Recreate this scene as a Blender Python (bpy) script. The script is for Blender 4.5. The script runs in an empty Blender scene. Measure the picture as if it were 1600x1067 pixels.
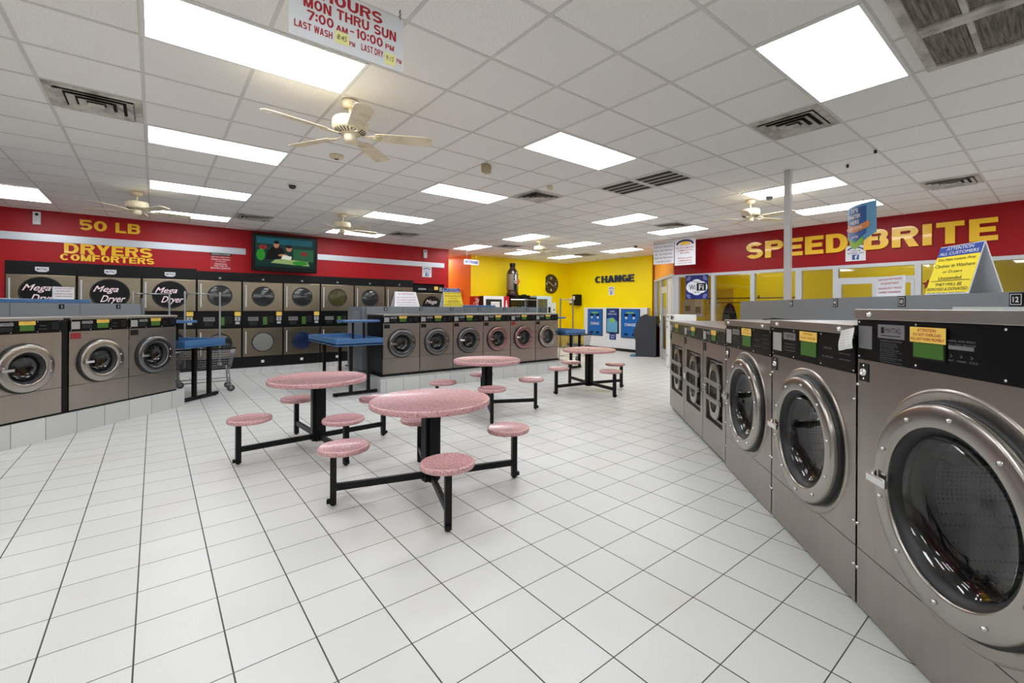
import bpy, bmesh, math, random
from mathutils import Vector, Matrix
random.seed(4)
C = bpy.context.scene.collection
PI = math.pi
R2 = math.sqrt(0.5)
CEIL = 3.20

# ------------------------------------------------------------------ camera
F, YAW, CX, CY, ROLL, EYE = 708.4, 0.7028, 840.71, 479.97, -0.0049, 1.4917
cam_data = bpy.data.cameras.new('camera')
cam = bpy.data.objects.new('camera', cam_data)
C.objects.link(cam)
cam_data.sensor_width = 36.0
cam_data.lens = 36.0 * F / 1600.0
cam_data.shift_x = -(CX - 800.0) / 1600.0
cam_data.shift_y = (CY - 533.5) / 1600.0
cam_data.clip_start = 0.02
M = Matrix.Rotation(-YAW, 4, 'Z') @ Matrix.Rotation(PI / 2, 4, 'X') @ Matrix.Rotation(-ROLL, 4, 'Z')
cam.matrix_world = Matrix.Translation((0, 0, EYE)) @ M
bpy.context.scene.camera = cam

# ------------------------------------------------------------------ materials
def lin(c):
    c = c / 255.0
    return c / 12.92 if c <= 0.04045 else ((c + 0.055) / 1.055) ** 2.4
def rgb(r, g, b): return (lin(r), lin(g), lin(b), 1)
MATS = {}
def mat(name, col, rough=0.5, metal=0.0, spec=0.5, coat=0.0, emit=None, estr=0.0):
    if name in MATS: return MATS[name]
    m = bpy.data.materials.new(name); m.use_nodes = True
    b = m.node_tree.nodes['Principled BSDF']
    b.inputs['Base Color'].default_value = rgb(*col)
    b.inputs['Roughness'].default_value = rough
    b.inputs['Metallic'].default_value = metal
    b.inputs['Specular IOR Level'].default_value = spec
    b.inputs['Coat Weight'].default_value = coat
    if emit:
        b.inputs['Emission Color'].default_value = rgb(*emit)
        b.inputs['Emission Strength'].default_value = estr
    MATS[name] = m
    return m
def nt(m): return m.node_tree.nodes, m.node_tree.links, m.node_tree.nodes['Principled BSDF']
def math_node(N, L, op, a, b=None, c=None):
    n = N.new('ShaderNodeMath'); n.operation = op
    for i, v in enumerate((a, b, c)):
        if v is None: continue
        if isinstance(v, (int, float)): n.inputs[i].default_value = v
        else: L.new(v, n.inputs[i])
    return n.outputs[0]
def obj_xyz(N, L, world=False):
    if world:
        g = N.new('ShaderNodeNewGeometry'); s = N.new('ShaderNodeSeparateXYZ'); L.new(g.outputs['Position'], s.inputs[0])
        return g.outputs['Position'], s.outputs
    t = N.new('ShaderNodeTexCoord'); s = N.new('ShaderNodeSeparateXYZ'); L.new(t.outputs['Object'], s.inputs[0])
    return t.outputs['Object'], s.outputs
def mixcol(N, L, fac, a, b):
    n = N.new('ShaderNodeMix'); n.data_type = 'RGBA'
    if isinstance(fac, float): n.inputs[0].default_value = fac
    else: L.new(fac, n.inputs[0])
    for k, v in ((6, a), (7, b)):
        if isinstance(v, tuple): n.inputs[k].default_value = v
        else: L.new(v, n.inputs[k])
    return n.outputs[2]
def noise(N, L, vec, scale, detail=3, rough=0.6):
    n = N.new('ShaderNodeTexNoise'); n.inputs['Scale'].default_value = scale
    n.inputs['Detail'].default_value = detail; n.inputs['Roughness'].default_value = rough
    if vec is not None: L.new(vec, n.inputs['Vector'])
    return n.outputs['Fac']
def ramp(N, L, fac, p0, p1, c0=(0, 0, 0, 1), c1=(1, 1, 1, 1)):
    r = N.new('ShaderNodeValToRGB'); r.color_ramp.elements[0].position = p0; r.color_ramp.elements[1].position = p1
    r.color_ramp.elements[0].color = c0; r.color_ramp.elements[1].color = c1
    L.new(fac, r.inputs[0]); return r.outputs[0]
def grid_mask(N, L, co, pitch, origin, width):
    # 1 on the joints of a regular grid running along one axis
    a = math_node(N, L, 'SUBTRACT', co, origin)
    a = math_node(N, L, 'DIVIDE', a, pitch)
    fr = math_node(N, L, 'FRACT', a)
    d = math_node(N, L, 'ABSOLUTE', math_node(N, L, 'SUBTRACT', fr, 0.5))
    return math_node(N, L, 'GREATER_THAN', d, 0.5 - width / pitch / 2), math_node(N, L, 'FLOOR', a)

TILE = 0.3125; TX, TY = 0.8771, 1.8875
def floor_material():
    m = mat('floor_tile', (205, 206, 203), 0.34); N, L, B = nt(m)
    vec, o = obj_xyz(N, L, True)
    gx, ix = grid_mask(N, L, o[0], TILE, TX, 0.0062)
    gy, iy = grid_mask(N, L, o[1], TILE, TY, 0.0050)
    g = math_node(N, L, 'MAXIMUM', gx, gy)
    comb = N.new('ShaderNodeCombineXYZ'); L.new(ix, comb.inputs[0]); L.new(iy, comb.inputs[1])
    wn = N.new('ShaderNodeTexWhiteNoise'); L.new(comb.outputs[0], wn.inputs['Vector'])
    c1 = mixcol(N, L, wn.outputs['Value'], rgb(204, 205, 203), rgb(214, 215, 213))
    n1 = ramp(N, L, noise(N, L, vec, 130, 2), 0.35, 0.7)
    c2 = mixcol(N, L, n1, c1, rgb(204, 204, 199))
    n2 = ramp(N, L, noise(N, L, vec, 1.1, 5), 0.5, 0.8)
    c3 = mixcol(N, L, math_node(N, L, 'MULTIPLY', n2, 0.55), c2, rgb(200, 194, 180))
    c4 = mixcol(N, L, g, c3, rgb(62, 60, 58))
    L.new(c4, B.inputs['Base Color'])
    r = math_node(N, L, 'ADD', math_node(N, L, 'MULTIPLY', g, 0.4), 0.36); L.new(r, B.inputs['Roughness'])
    bump = N.new('ShaderNodeBump'); bump.inputs['Strength'].default_value = 0.5; bump.inputs['Distance'].default_value = 0.002
    L.new(math_node(N, L, 'SUBTRACT', math_node(N, L, 'MULTIPLY', n1, 0.15), g), bump.inputs['Height']); L.new(bump.outputs[0], B.inputs['Normal'])
    return m
def ceiling_material():
    m = mat('ceiling_tile', (214, 211, 205), 0.9); N, L, B = nt(m)
    vec, o = obj_xyz(N, L, True)
    _, ix = grid_mask(N, L, o[0], 0.61, -0.07, 0.01)
    _, iy = grid_mask(N, L, o[1], 0.61, 3.20, 0.01)
    comb = N.new('ShaderNodeCombineXYZ'); L.new(ix, comb.inputs[0]); L.new(iy, comb.inputs[1])
    wn = N.new('ShaderNodeTexWhiteNoise'); L.new(comb.outputs[0], wn.inputs['Vector'])
    c1 = mixcol(N, L, wn.outputs['Value'], rgb(244, 242, 238), rgb(249, 247, 243))
    n1 = ramp(N, L, noise(N, L, vec, 90, 3), 0.42, 0.62)
    c2 = mixcol(N, L, math_node(N, L, 'MULTIPLY', n1, 0.5), c1, rgb(228, 225, 218))
    L.new(c2, B.inputs['Base Color'])
    bump = N.new('ShaderNodeBump'); bump.inputs['Strength'].default_value = 0.4; bump.inputs['Distance'].default_value = 0.003
    L.new(n1, bump.inputs['Height']); L.new(bump.outputs[0], B.inputs['Normal'])
    return m
def plinth_material():
    m = mat('plinth_tile', (200, 201, 198), 0.35); N, L, B = nt(m)
    vec, o = obj_xyz(N, L)
    gx, ix = grid_mask(N, L, o[0], TILE, 0.1, 0.005)
    comb = N.new('ShaderNodeCombineXYZ'); L.new(ix, comb.inputs[0])
    wn = N.new('ShaderNodeTexWhiteNoise'); L.new(comb.outputs[0], wn.inputs['Vector'])
    c1 = mixcol(N, L, wn.outputs['Value'], rgb(192, 194, 192), rgb(208, 208, 205))
    c1 = mixcol(N, L, math_node(N, L, 'MULTIPLY', noise(N, L, vec, 120, 2), 0.35), c1, rgb(170, 172, 170))
    L.new(mixcol(N, L, gx, c1, rgb(75, 73, 70)), B.inputs['Base Color'])
    return m
def steel_material(name, col, rough=0.3, var=1.0):
    m = mat(name, col, rough, 1.0); N, L, B = nt(m)
    t = N.new('ShaderNodeTexCoord'); mp = N.new('ShaderNodeMapping'); L.new(t.outputs['Object'], mp.inputs[0])
    mp.inputs['Scale'].default_value = (180, 180, 1.2)
    n = noise(N, L, mp.outputs[0], 1.0, 2)
    mp2 = N.new('ShaderNodeMapping'); L.new(t.outputs['Object'], mp2.inputs[0]); mp2.inputs['Scale'].default_value = (5, 5, 0.7)
    n2 = noise(N, L, mp2.outputs[0], 1.0, 3)
    a = rgb(*[c * (1 - .08 * var) for c in col]); b = rgb(*[min(255, c * (1 + .06 * var)) for c in col])
    L.new(mixcol(N, L, n2, a, b), B.inputs['Base Color'])
    L.new(math_node(N, L, 'ADD', math_node(N, L, 'MULTIPLY', n, 0.12 * var), rough - 0.06 * var), B.inputs['Roughness'])
    return m
def terrazzo_material(name, base, light, dark, scale=260, rough=0.25):
    m = mat(name, base, rough, coat=0.2); N, L, B = nt(m)
    vec, o = obj_xyz(N, L)
    n1 = ramp(N, L, noise(N, L, vec, scale, 2, 0.7), 0.47, 0.53)
    n2 = ramp(N, L, noise(N, L, vec, scale * 0.77, 2, 0.7), 0.57, 0.62)
    c = mixcol(N, L, math_node(N, L, 'MULTIPLY', n1, 0.55), rgb(*base), rgb(*light))
    c = mixcol(N, L, math_node(N, L, 'MULTIPLY', n2, 0.7), c, rgb(*dark))
    L.new(c, B.inputs['Base Color'])
    return m
def glass_material(name, tint, refl=0.08, dark=0.0):
    m = bpy.data.materials.new(name); m.use_nodes = True
    N, L = m.node_tree.nodes, m.node_tree.links
    N.remove(N['Principled BSDF'])
    out = N['Material Output']
    tr = N.new('ShaderNodeBsdfTransparent'); tr.inputs[0].default_value = tint
    gl = N.new('ShaderNodeBsdfGlossy'); gl.inputs['Roughness'].default_value = 0.02
    ge = N.new('ShaderNodeNewGeometry'); dt = N.new('ShaderNodeVectorMath'); dt.operation = 'DOT_PRODUCT'
    L.new(ge.outputs['Normal'], dt.inputs[0]); L.new(ge.outputs['Incoming'], dt.inputs[1])
    om = math_node(N, L, 'SUBTRACT', 1.0, math_node(N, L, 'ABSOLUTE', dt.outputs['Value']))
    sch = math_node(N, L, 'ADD', math_node(N, L, 'MULTIPLY', math_node(N, L, 'POWER', om, 5.0), 0.94), 0.05)
    mx = N.new('ShaderNodeMixShader')
    L.new(math_node(N, L, 'ADD', sch, refl), mx.inputs[0])
    L.new(tr.outputs[0], mx.inputs[1]); L.new(gl.outputs[0], mx.inputs[2]); L.new(mx.outputs[0], out.inputs[0])
    MATS[name] = m
    return m
def perforated_material():
    m = mat('perforated_drum', (118, 118, 120), 0.35, 1.0); N, L, B = nt(m)
    t = N.new('ShaderNodeTexCoord')
    v = N.new('ShaderNodeTexVoronoi'); v.inputs['Scale'].default_value = 52; v.inputs['Randomness'].default_value = 0.0
    L.new(t.outputs['Object'], v.inputs['Vector'])
    hole = math_node(N, L, 'LESS_THAN', v.outputs['Distance'], 0.32)
    L.new(mixcol(N, L, hole, rgb(118, 118, 120), rgb(12, 12, 12)), B.inputs['Base Color'])
    L.new(math_node(N, L, 'SUBTRACT', 1.0, hole), B.inputs['Metallic'])
    return m
def wall_paint(name, col, rough=0.45, amount=0.25):
    m = mat(name, col, rough, spec=0.3); N, L, B = nt(m)
    vec, o = obj_xyz(N, L, True)
    n = ramp(N, L, noise(N, L, vec, 0.8, 4), 0.4, 0.75)
    L.new(mixcol(N, L, math_node(N, L, 'MULTIPLY', n, amount), rgb(*col), rgb(*[c * 0.88 for c in col])), B.inputs['Base Color'])
    n2 = noise(N, L, vec, 160, 3)
    bump = N.new('ShaderNodeBump'); bump.inputs['Strength'].default_value = 0.15; bump.inputs['Distance'].default_value = 0.002
    L.new(n2, bump.inputs['Height']); L.new(bump.outputs[0], B.inputs['Normal'])
    return m
def fan_material():
    m = mat('aged_cream', (226, 212, 178), 0.4); N, L, B = nt(m)
    vec, o = obj_xyz(N, L)
    n = ramp(N, L, noise(N, L, vec, 9, 5), 0.45, 0.7)
    L.new(mixcol(N, L, math_node(N, L, 'MULTIPLY', n, 0.5), rgb(230, 218, 188), rgb(158, 142, 112)), B.inputs['Base Color'])
    return m
def dusty_vent():
    m = mat('dusty_white', (196, 190, 178), 0.6); N, L, B = nt(m)
    vec, o = obj_xyz(N, L, True)
    n = ramp(N, L, noise(N, L, vec, 5, 5), 0.45, 0.7)
    L.new(mixcol(N, L, math_node(N, L, 'MULTIPLY', n, 0.8), rgb(202, 197, 186), rgb(92, 86, 76)), B.inputs['Base Color'])
    return m
def filter_material():
    m = mat('filter_grey', (110, 104, 94), 0.8); N, L, B = nt(m)
    vec, o = obj_xyz(N, L, True)
    mp = N.new('ShaderNodeMapping'); L.new(vec, mp.inputs[0]); mp.inputs['Scale'].default_value = (3, 40, 1)
    n = ramp(N, L, noise(N, L, mp.outputs[0], 2, 4), 0.35, 0.7)
    L.new(mixcol(N, L, n, rgb(150, 142, 128), rgb(78, 72, 64)), B.inputs['Base Color'])
    return m

M_floor = floor_material(); M_ceil = ceiling_material(); M_plinth = plinth_material()
M_tbar = mat('grid_bar', (214, 211, 207), 0.5)
M_steel = steel_material('brushed_steel', (166, 158, 150), 0.30)
M_dsteel = steel_material('dryer_steel', (130, 119, 102), 0.26, .35)
M_lid = steel_material('lid_steel', (168, 165, 160), 0.33)
M_ring = steel_material('door_ring_steel', (172, 167, 160), 0.24)
M_rosereflect = steel_material('rosy_reflection_steel', (164, 130, 130), 0.22)  # rosy tint in the steel colour stands in for a reflection
M_darkring = steel_material('dark_ring_steel', (120, 120, 122), 0.24)
M_bolt = mat('bolt', (200, 198, 194), 0.2, 1.0)
M_chrome = mat('chrome', (225, 225, 225), 0.12, 1.0)
M_black = mat('black_paint', (9, 9, 10), 0.4, spec=0.25)
M_blackm = mat('black_matte', (9, 9, 9), 0.7, spec=0.2)
M_panel = mat('panel_black', (6, 6, 7), 0.3, spec=0.2)
M_darkmetal = mat('dark_recess', (36, 35, 34), 0.4, 0.6)
M_gasket = mat('rubber_gasket', (20, 20, 21), 0.45)
M_perf = perforated_material()
M_green = mat('display_green', (60, 104, 36), 0.3)
M_yellow_s = mat('sticker_yellow', (236, 198, 84), 0.6)
M_redtext = mat('red_ink', (168, 20, 36), 0.6)
M_bluetext = mat('blue_ink', (22, 44, 120), 0.6)
M_blacktext = mat('black_ink', (14, 14, 20), 0.6)
M_greytext = mat('grey_ink', (120, 122, 128), 0.6)
M_whitetext = mat('white_ink', (235, 235, 235), 0.6)
M_pinktext = mat('pink_white_ink', (250, 226, 232), 0.5)
M_silver = mat('silver_plate', (150, 152, 156), 0.35, 0.7)
M_white = mat('white_plastic', (226, 226, 224), 0.45)
M_paper = mat('paper', (222, 222, 220), 0.8)
M_signwhite = mat('sign_white', (222, 224, 228), 0.6)
M_signyellow = mat('sign_yellow', (240, 218, 30), 0.4)
M_signblue = mat('sign_blue', (24, 62, 150), 0.4)
M_red = wall_paint('red_wall_paint', (168, 6, 20), 0.42)
M_darkred = wall_paint('deep_red_paint', (152, 0, 14), 0.38)
M_yellow = wall_paint('yellow_wall_paint', (254, 226, 4), 0.45)
M_orange = wall_paint('orange_wall_paint', (240, 156, 62), 0.45)
M_cream = wall_paint('cream_wall_paint', (214, 208, 196), 0.6)
M_alu = mat('aluminium_frame', (196, 198, 200), 0.4, 0.35)
M_trim = mat('satin_trim', (196, 200, 206), 0.35, 0.5)
M_letter = mat('letter_yellow', (246, 196, 34), 0.25, coat=0.4)
M_letterside = mat('letter_edge', (196, 140, 16), 0.4)
M_navy = mat('letter_navy', (20, 40, 78), 0.3)
M_grey = mat('grey_laminate', (128, 133, 138), 0.45)
M_bluelam = terrazzo_material('blue_terrazzo', (58, 100, 148), (100, 142, 184), (34, 64, 108), 110, 0.25)
M_pink = terrazzo_material('pink_terrazzo', (188, 134, 138), (226, 190, 188), (122, 72, 78), 120, 0.25)
M_fan = fan_material(); M_vent = dusty_vent(); M_filter = filter_material()
M_hole = mat('duct_dark', (22, 20, 18), 0.9)
M_brownvent = mat('vent_brown', (52, 36, 28), 0.8)
M_base = mat('dark_baseboard', (52, 54, 52), 0.5)
M_toe = mat('black_kick', (18, 17, 17), 0.6)
M_cart = mat('cart_steel', (150, 152, 154), 0.3, 0.8)
M_rubber = mat('grey_rubber', (70, 70, 72), 0.6)
M_diff = mat('light_diffuser', (250, 250, 250), 0.5, emit=(247, 250, 255), estr=12.0)
M_glass = glass_material('office_glass', (0.84, 0.84, 0.82, 1), 0.02)
M_doorglass = glass_material('washer_glass', (0.60, 0.61, 0.62, 1), 0.03)
M_smoke = mat('smoked_window', (38, 40, 40), 0.1, coat=0.5)
M_atm = mat('charcoal_plastic', (52, 54, 60), 0.45)
M_chblue = mat('change_blue', (22, 98, 176), 0.35)
M_chframe = mat('change_frame', (66, 68, 72), 0.4)
M_vendred = mat('vending_red', (178, 16, 30), 0.35)
M_cola = mat('cola_brown', (44, 24, 16), 0.15, coat=0.6)
M_lime = mat('lime_green', (140, 190, 50), 0.5)

# ------------------------------------------------------------------ mesh builder
class MB:
    def __init__(s): s.v = []; s.f = []; s.sm = []; s.k = 0
    def add(s, vs, fs, smooth=False):
        o = len(s.v); s.v += [tuple(v) for v in vs]; s.f += [tuple(i + o for i in f) for f in fs]; s.sm += [smooth] * len(fs); return s
    def box(s, x0, y0, z0, x1, y1, z1):
        if x0 > x1: x0, x1 = x1, x0
        if y0 > y1: y0, y1 = y1, y0
        if z0 > z1: z0, z1 = z1, z0
        s.k += 1; e = .00005 * (s.k % 9); x0 -= e; y0 -= e; x1 += e; y1 += e; z1 += e     # no two boxes share a face exactly
        v = [(x0, y0, z0), (x1, y0, z0), (x1, y1, z0), (x0, y1, z0), (x0, y0, z1), (x1, y0, z1), (x1, y1, z1), (x0, y1, z1)]
        return s.add(v, [(0, 3, 2, 1), (4, 5, 6, 7), (0, 1, 5, 4), (1, 2, 6, 5), (2, 3, 7, 6), (3, 0, 4, 7)])
    def rbox(s, x0, y0, z0, x1, y1, z1, b=0.01, seg=2):
        bm = bmesh.new(); bmesh.ops.create_cube(bm, size=1)
        for v in bm.verts:
            v.co = Vector(((x0 + x1) / 2 + v.co.x * (x1 - x0), (y0 + y1) / 2 + v.co.y * (y1 - y0), (z0 + z1) / 2 + v.co.z * (z1 - z0)))
        bmesh.ops.bevel(bm, geom=bm.edges[:], offset=b, segments=seg, affect='EDGES', profile=0.5)
        bm.verts.index_update()
        s.add([v.co for v in bm.verts], [[v.index for v in f.verts] for f in bm.faces]); bm.free(); return s
    def beam(s, p, q, w, h=None):
        # rectangular bar between two points
        p, q = Vector(p), Vector(q); h = h or w; d = (q - p).normalized()
        u = d.cross(Vector((0, 0, 1)))
        u = Vector((1, 0, 0)) if u.length < 1e-4 else u.normalized()
        n = u.cross(d).normalized(); vs = []
        for c in (p, q):
            for a, b in ((-1, -1), (1, -1), (1, 1), (-1, 1)): vs.append(c + u * a * w / 2 + n * b * h / 2)
        return s.add(vs, [(3, 2, 1, 0), (4, 5, 6, 7), (0, 1, 5, 4), (1, 2, 6, 5), (2, 3, 7, 6), (3, 0, 4, 7)])
    def tube(s, pts, r, n=8, closed=False):
        pts = [Vector(p) for p in pts]; rings = []; k = len(pts)
        prev = None
        for i, p in enumerate(pts):
            a = pts[i - 1] if (i > 0 or closed) else p
            b = pts[(i + 1) % k] if (i < k - 1 or closed) else p
            d = (b - a).normalized()
            if prev is None:
                u = d.cross(Vector((0, 0, 1)));  u = Vector((1, 0, 0)) if u.length < 1e-3 else u.normalized()
            else:
                u = prev - d * prev.dot(d); u = u.normalized() if u.length > 1e-5 else prev
            prev = u; w = d.cross(u)
            rings.append([p + (u * math.cos(t) + w * math.sin(t)) * r for t in [2 * PI * j / n for j in range(n)]])
        vs = [v for g in rings for v in g]; fs = []
        for i in range(k if closed else k - 1):
            i2 = (i + 1) % k
            for j in range(n): fs.append((i * n + j, i * n + (j + 1) % n, i2 * n + (j + 1) % n, i2 * n + j))
        if not closed: fs += [tuple(range(n))[::-1], tuple(range((k - 1) * n, k * n))]
        return s.add(vs, fs, True)
    def lathe(s, prof, c=(0, 0, 0), axis='z', n=32, smooth=True):
        # prof: (radius, height) pairs; axis z up or y (depth)
        vs = []; fs = []; k = len(prof)
        for j in range(n):
            t = 2 * PI * j / n
            for r, h in prof:
                if axis == 'z': vs.append((c[0] + r * math.cos(t), c[1] + r * math.sin(t), c[2] + h))
                elif axis == 'x': vs.append((c[0] + h, c[1] + r * math.cos(t), c[2] + r * math.sin(t)))
                else: vs.append((c[0] + r * math.cos(t), c[1] + h, c[2] + r * math.sin(t)))
        for j in range(n):
            j2 = (j + 1) % n
            for i in range(k - 1):
                a, b, d, e = j * k + i, j2 * k + i, j2 * k + i + 1, j * k + i + 1
                fs.append((a, b, d, e) if axis == 'z' else (e, d, b, a))
        return s.add(vs, fs, smooth)
    def disc(s, c, r, axis='y', n=32, rz=None):
        rz = rz or r; vs = []; s.k += 1; c = (c[0], c[1] - .00008 * (s.k % 7), c[2])
        for j in range(n):
            t = 2 * PI * j / n
            if axis == 'y': vs.append((c[0] + r * math.cos(t), c[1], c[2] + rz * math.sin(t)))
            else: vs.append((c[0] + r * math.cos(t), c[1] + rz * math.sin(t), c[2]))
        return s.add(vs, [tuple(range(n))])
    def panel(s, poly, y0, y1):
        # polygon in xz given thickness in y
        s.k += 1; y0 -= .00006 * (s.k % 7)
        n = len(poly); vs = [(x, y0, z) for x, z in poly] + [(x, y1, z) for x, z in poly]
        fs = [tuple(range(n)), tuple(range(n, 2 * n))[::-1]] + [(i, i + n, (i + 1) % n + n, (i + 1) % n) for i in range(n)]
        return s.add(vs, fs)
    def holed(s, x0, x1, z0, z1, cx, cz, r, y, depth=0.02, n=48):
        # front panel with a round hole, facing -y
        vs = []; fs = []
        for j in range(n):
            t = 2 * PI * (j + 0.5) / n; c, q = math.cos(t), math.sin(t)
            k = min(((x1 - cx) / c if c > 0 else (x0 - cx) / c) if abs(c) > 1e-6 else 9, ((z1 - cz) / q if q > 0 else (z0 - cz) / q) if abs(q) > 1e-6 else 9)
            vs += [(cx + r * c, y, cz + r * q), (cx + k * c, y, cz + k * q), (cx + r * c, y + depth, cz + r * q)]
        o = len(vs)
        vs += [(x0, y, z0), (x1, y, z0), (x1, y, z1), (x0, y, z1)]
        def side(t):
            c, q = math.cos(t), math.sin(t)
            a = (x1 - cx) / c if c > 1e-9 else ((x0 - cx) / c if c < -1e-9 else 9)
            b = (z1 - cz) / q if q > 1e-9 else ((z0 - cz) / q if q < -1e-9 else 9)
            return ('r' if c > 0 else 'l') if a < b else ('t' if q > 0 else 'b')
        corner = {('r', 't'): 2, ('t', 'l'): 3, ('l', 'b'): 0, ('b', 'r'): 1}
        for j in range(n):
            j2 = (j + 1) % n
            sa, sb = side(2 * PI * (j + 0.5) / n), side(2 * PI * (j2 + 0.5) / n)
            mid = [o + corner[(sa, sb)]] if sa != sb and (sa, sb) in corner else []
            fs.append(tuple([j * 3, j * 3 + 1] + mid + [j2 * 3 + 1, j2 * 3]))
            fs.append((j * 3, j2 * 3, j2 * 3 + 2, j * 3 + 2))
        return s.add(vs, fs)
    def text(s, txt, cx, cz, w, h, y=0.0, depth=0.0, shear=0.0, bold=0.0, tilt=0.0):
        vs, fs = text_mesh(txt, shear, bold, depth > 0)
        xs = [v[0] for v in vs]; ys = [v[1] for v in vs]; zs = [v[2] for v in vs]
        if not xs: return s
        x0, x1, y0, y1 = min(xs), max(xs), min(ys), max(ys); z1 = max(zs) or 1
        out = []
        for a, b, c in vs:
            px = (a - (x0 + x1) / 2) / max(x1 - x0, 1e-6) * w; pz = (b - (y0 + y1) / 2) / max(y1 - y0, 1e-6) * h
            ct, st = math.cos(tilt), math.sin(tilt)
            out.append((cx + px * ct - pz * st, y - (c / z1 * depth if depth else 0), cz + px * st + pz * ct))
        return s.add(out, fs)
    def xf(s, mtx):
        s.v = [tuple(mtx @ Vector(v)) for v in s.v]; return s
    def block(s, txt, cx, cz, w, h, y=0.0, depth=0.0, t=.25, gap=.09):
        for m in block_letters(txt, cx, cz, w, h, y, depth, t, gap): s.add(m.v, m.f)
        return s
    def build(s, name, material, parent=None, loc=None, rot=None):
        me = bpy.data.meshes.new(name); me.from_pydata(s.v, [], s.f); me.update()
        for p, q in zip(me.polygons, s.sm): p.use_smooth = q
        me.materials.append(material)
        o = bpy.data.objects.new(name, me); C.objects.link(o)
        if parent is not None: o.parent = parent
        if loc is not None: o.location = loc
        if rot is not None: o.rotation_euler = (0, 0, rot)
        return o
def glyph(ch, t=.25, w=.78):
    # bold sans capitals as lists of convex polygons in a w x 1 box; stem st, bar t
    st = t * .95; P = []
    def q(x0, y0, x1, y1): P.append([(x0, y0), (x1, y0), (x1, y1), (x0, y1)])
    def para(x0, y0, x1, y1, th): P.append([(x0 - th / 2, y0), (x0 + th / 2, y0), (x1 + th / 2, y1), (x1 - th / 2, y1)])
    def arc(cx, cy, rx, ry, a0, a1, tx=st, ty=t * .88, n=10):
        for k in range(n):
            a, b = math.radians(a0 + (a1 - a0) * k / n), math.radians(a0 + (a1 - a0) * (k + 1) / n)
            P.append([(cx + rx * math.cos(a), cy + ry * math.sin(a)), (cx + rx * math.cos(b), cy + ry * math.sin(b)),
                      (cx + (rx - tx) * math.cos(b), cy + (ry - ty) * math.sin(b)), (cx + (rx - tx) * math.cos(a), cy + (ry - ty) * math.sin(a))])
    b = t * .82
    if ch == 'I' : w = st; q(0, 0, w, 1)
    elif ch == '1': w = .42; q(w - st, 0, w, 1); P.append([(0, .68), (w - st, .80), (w - st, 1), (w - st * .8, 1), (0, .84)][:4])
    elif ch == 'L': w *= .86; q(0, 0, st, 1); q(st, 0, w, b)
    elif ch in 'EF':
        w *= .9; q(0, 0, st, 1); q(st, 1 - b, w, 1); q(st, .5 - b / 2, w * .92, .5 + b / 2)
        if ch == 'E': q(st, 0, w, b)
    elif ch == 'T': w *= .95; q(0, 1 - b, w, 1); q(w / 2 - st / 2, 0, w / 2 + st / 2, 1 - b)
    elif ch == 'H': q(0, 0, st, 1); q(w - st, 0, w, 1); q(st, .5 - b / 2, w - st, .5 + b / 2)
    elif ch == 'N': q(0, 0, st, 1); q(w - st, 0, w, 1); P.append([(st * .3, 1), (st * 1.25, 1), (w - st * .3, 0), (w - st * 1.25, 0)])
    elif ch == 'M':
        w *= 1.15; q(0, 0, st, 1); q(w - st, 0, w, 1); para(w / 2, 0, st * .62, 1, st * .9); para(w / 2, 0, w - st * .62, 1, st * .9)
    elif ch == 'W':
        w *= 1.35; th = st * .95; para(w * .27, 0, th / 2, 1, th); para(w * .27, 0, w / 2, 1, th); para(w * .73, 0, w / 2, 1, th); para(w * .73, 0, w - th / 2, 1, th)
    elif ch == 'A': w *= 1.05; th = st * 1.05; para(th / 2, 0, w / 2, 1, th); para(w - th / 2, 0, w / 2, 1, th); q(w * .28, .18, w * .72, .18 + b * .9)
    elif ch == 'Y': q(w / 2 - st / 2, 0, w / 2 + st / 2, .45); para(w / 2, .40, st / 2, 1, st * 1.05); para(w / 2, .40, w - st / 2, 1, st * 1.05)
    elif ch in 'PRBD':
        q(0, 0, st, 1)
        if ch == 'D':
            q(st, 1 - b, w * .5, 1); q(st, 0, w * .5, b); arc(w * .5, .5, w * .5, .5, -90, 90, st, b)
        else:
            m = .44 if ch != 'B' else .46; r = (1 - m) / 2
            q(st, 1 - b, w - r, 1); q(st, m, w - r, m + b * .9); arc(w - r, m + r, r, r, -90, 90, min(st, r * .8), b * .9)
            if ch == 'R': P.append([(w - st * 1.05, 0), (w + .02, 0), (w * .74, m + .08), (w * .74 - st, m + .08)])
            if ch == 'B':
                r2 = (m + b * .9) / 2; w2 = w + .02; q(st, 0, w2 - r2, b); arc(w2 - r2, r2, r2, r2, -90, 90, min(st, r2 * .8), b * .9)
    elif ch in 'O0': arc(w / 2, .5, w / 2, .5, 0, 360, st, b, 28)
    elif ch == 'Q': arc(w / 2, .5, w / 2, .5, 0, 360, st, b, 28)
    elif ch in 'CG':
        arc(w / 2, .5, w / 2, .5, 42, 318, st, b, 22)
        if ch == 'G': q(w * .52, .36, w, .36 + b * .8); q(w - st * .9, .08, w, .40)
    elif ch == 'U': q(0, .38, st, 1); q(w - st, .38, w, 1); arc(w / 2, .38, w / 2, .38, 180, 360, st, b, 16)
    elif ch in 'S':
        r = (1 + b) / 4; arc(w / 2, 1 - r, w / 2, r, 25, 270, st * .95, b, 16); arc(w / 2, r, w / 2, r, 90, -155, st * .95, b, 16)
    elif ch == '5': q(.05, 1 - b, w * .92, 1); q(.05, .5, .05 + st * .8, 1 - b); arc(w / 2, .33, w / 2, .33, 150, -150, st * .95, b, 16)
    elif ch == '7': q(0, 1 - b, w, 1); P.append([(w * .18, 0), (w * .18 + st * 1.1, 0), (w, 1 - b), (w - st * 1.1, 1 - b)])
    elif ch == '-': w *= .45; q(0, .38, w, .38 + b)
    elif ch == ':': w = st; q(0, .12, w, .36); q(0, .60, w, .84)
    elif ch == ' ': w = .34
    return P, w
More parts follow.
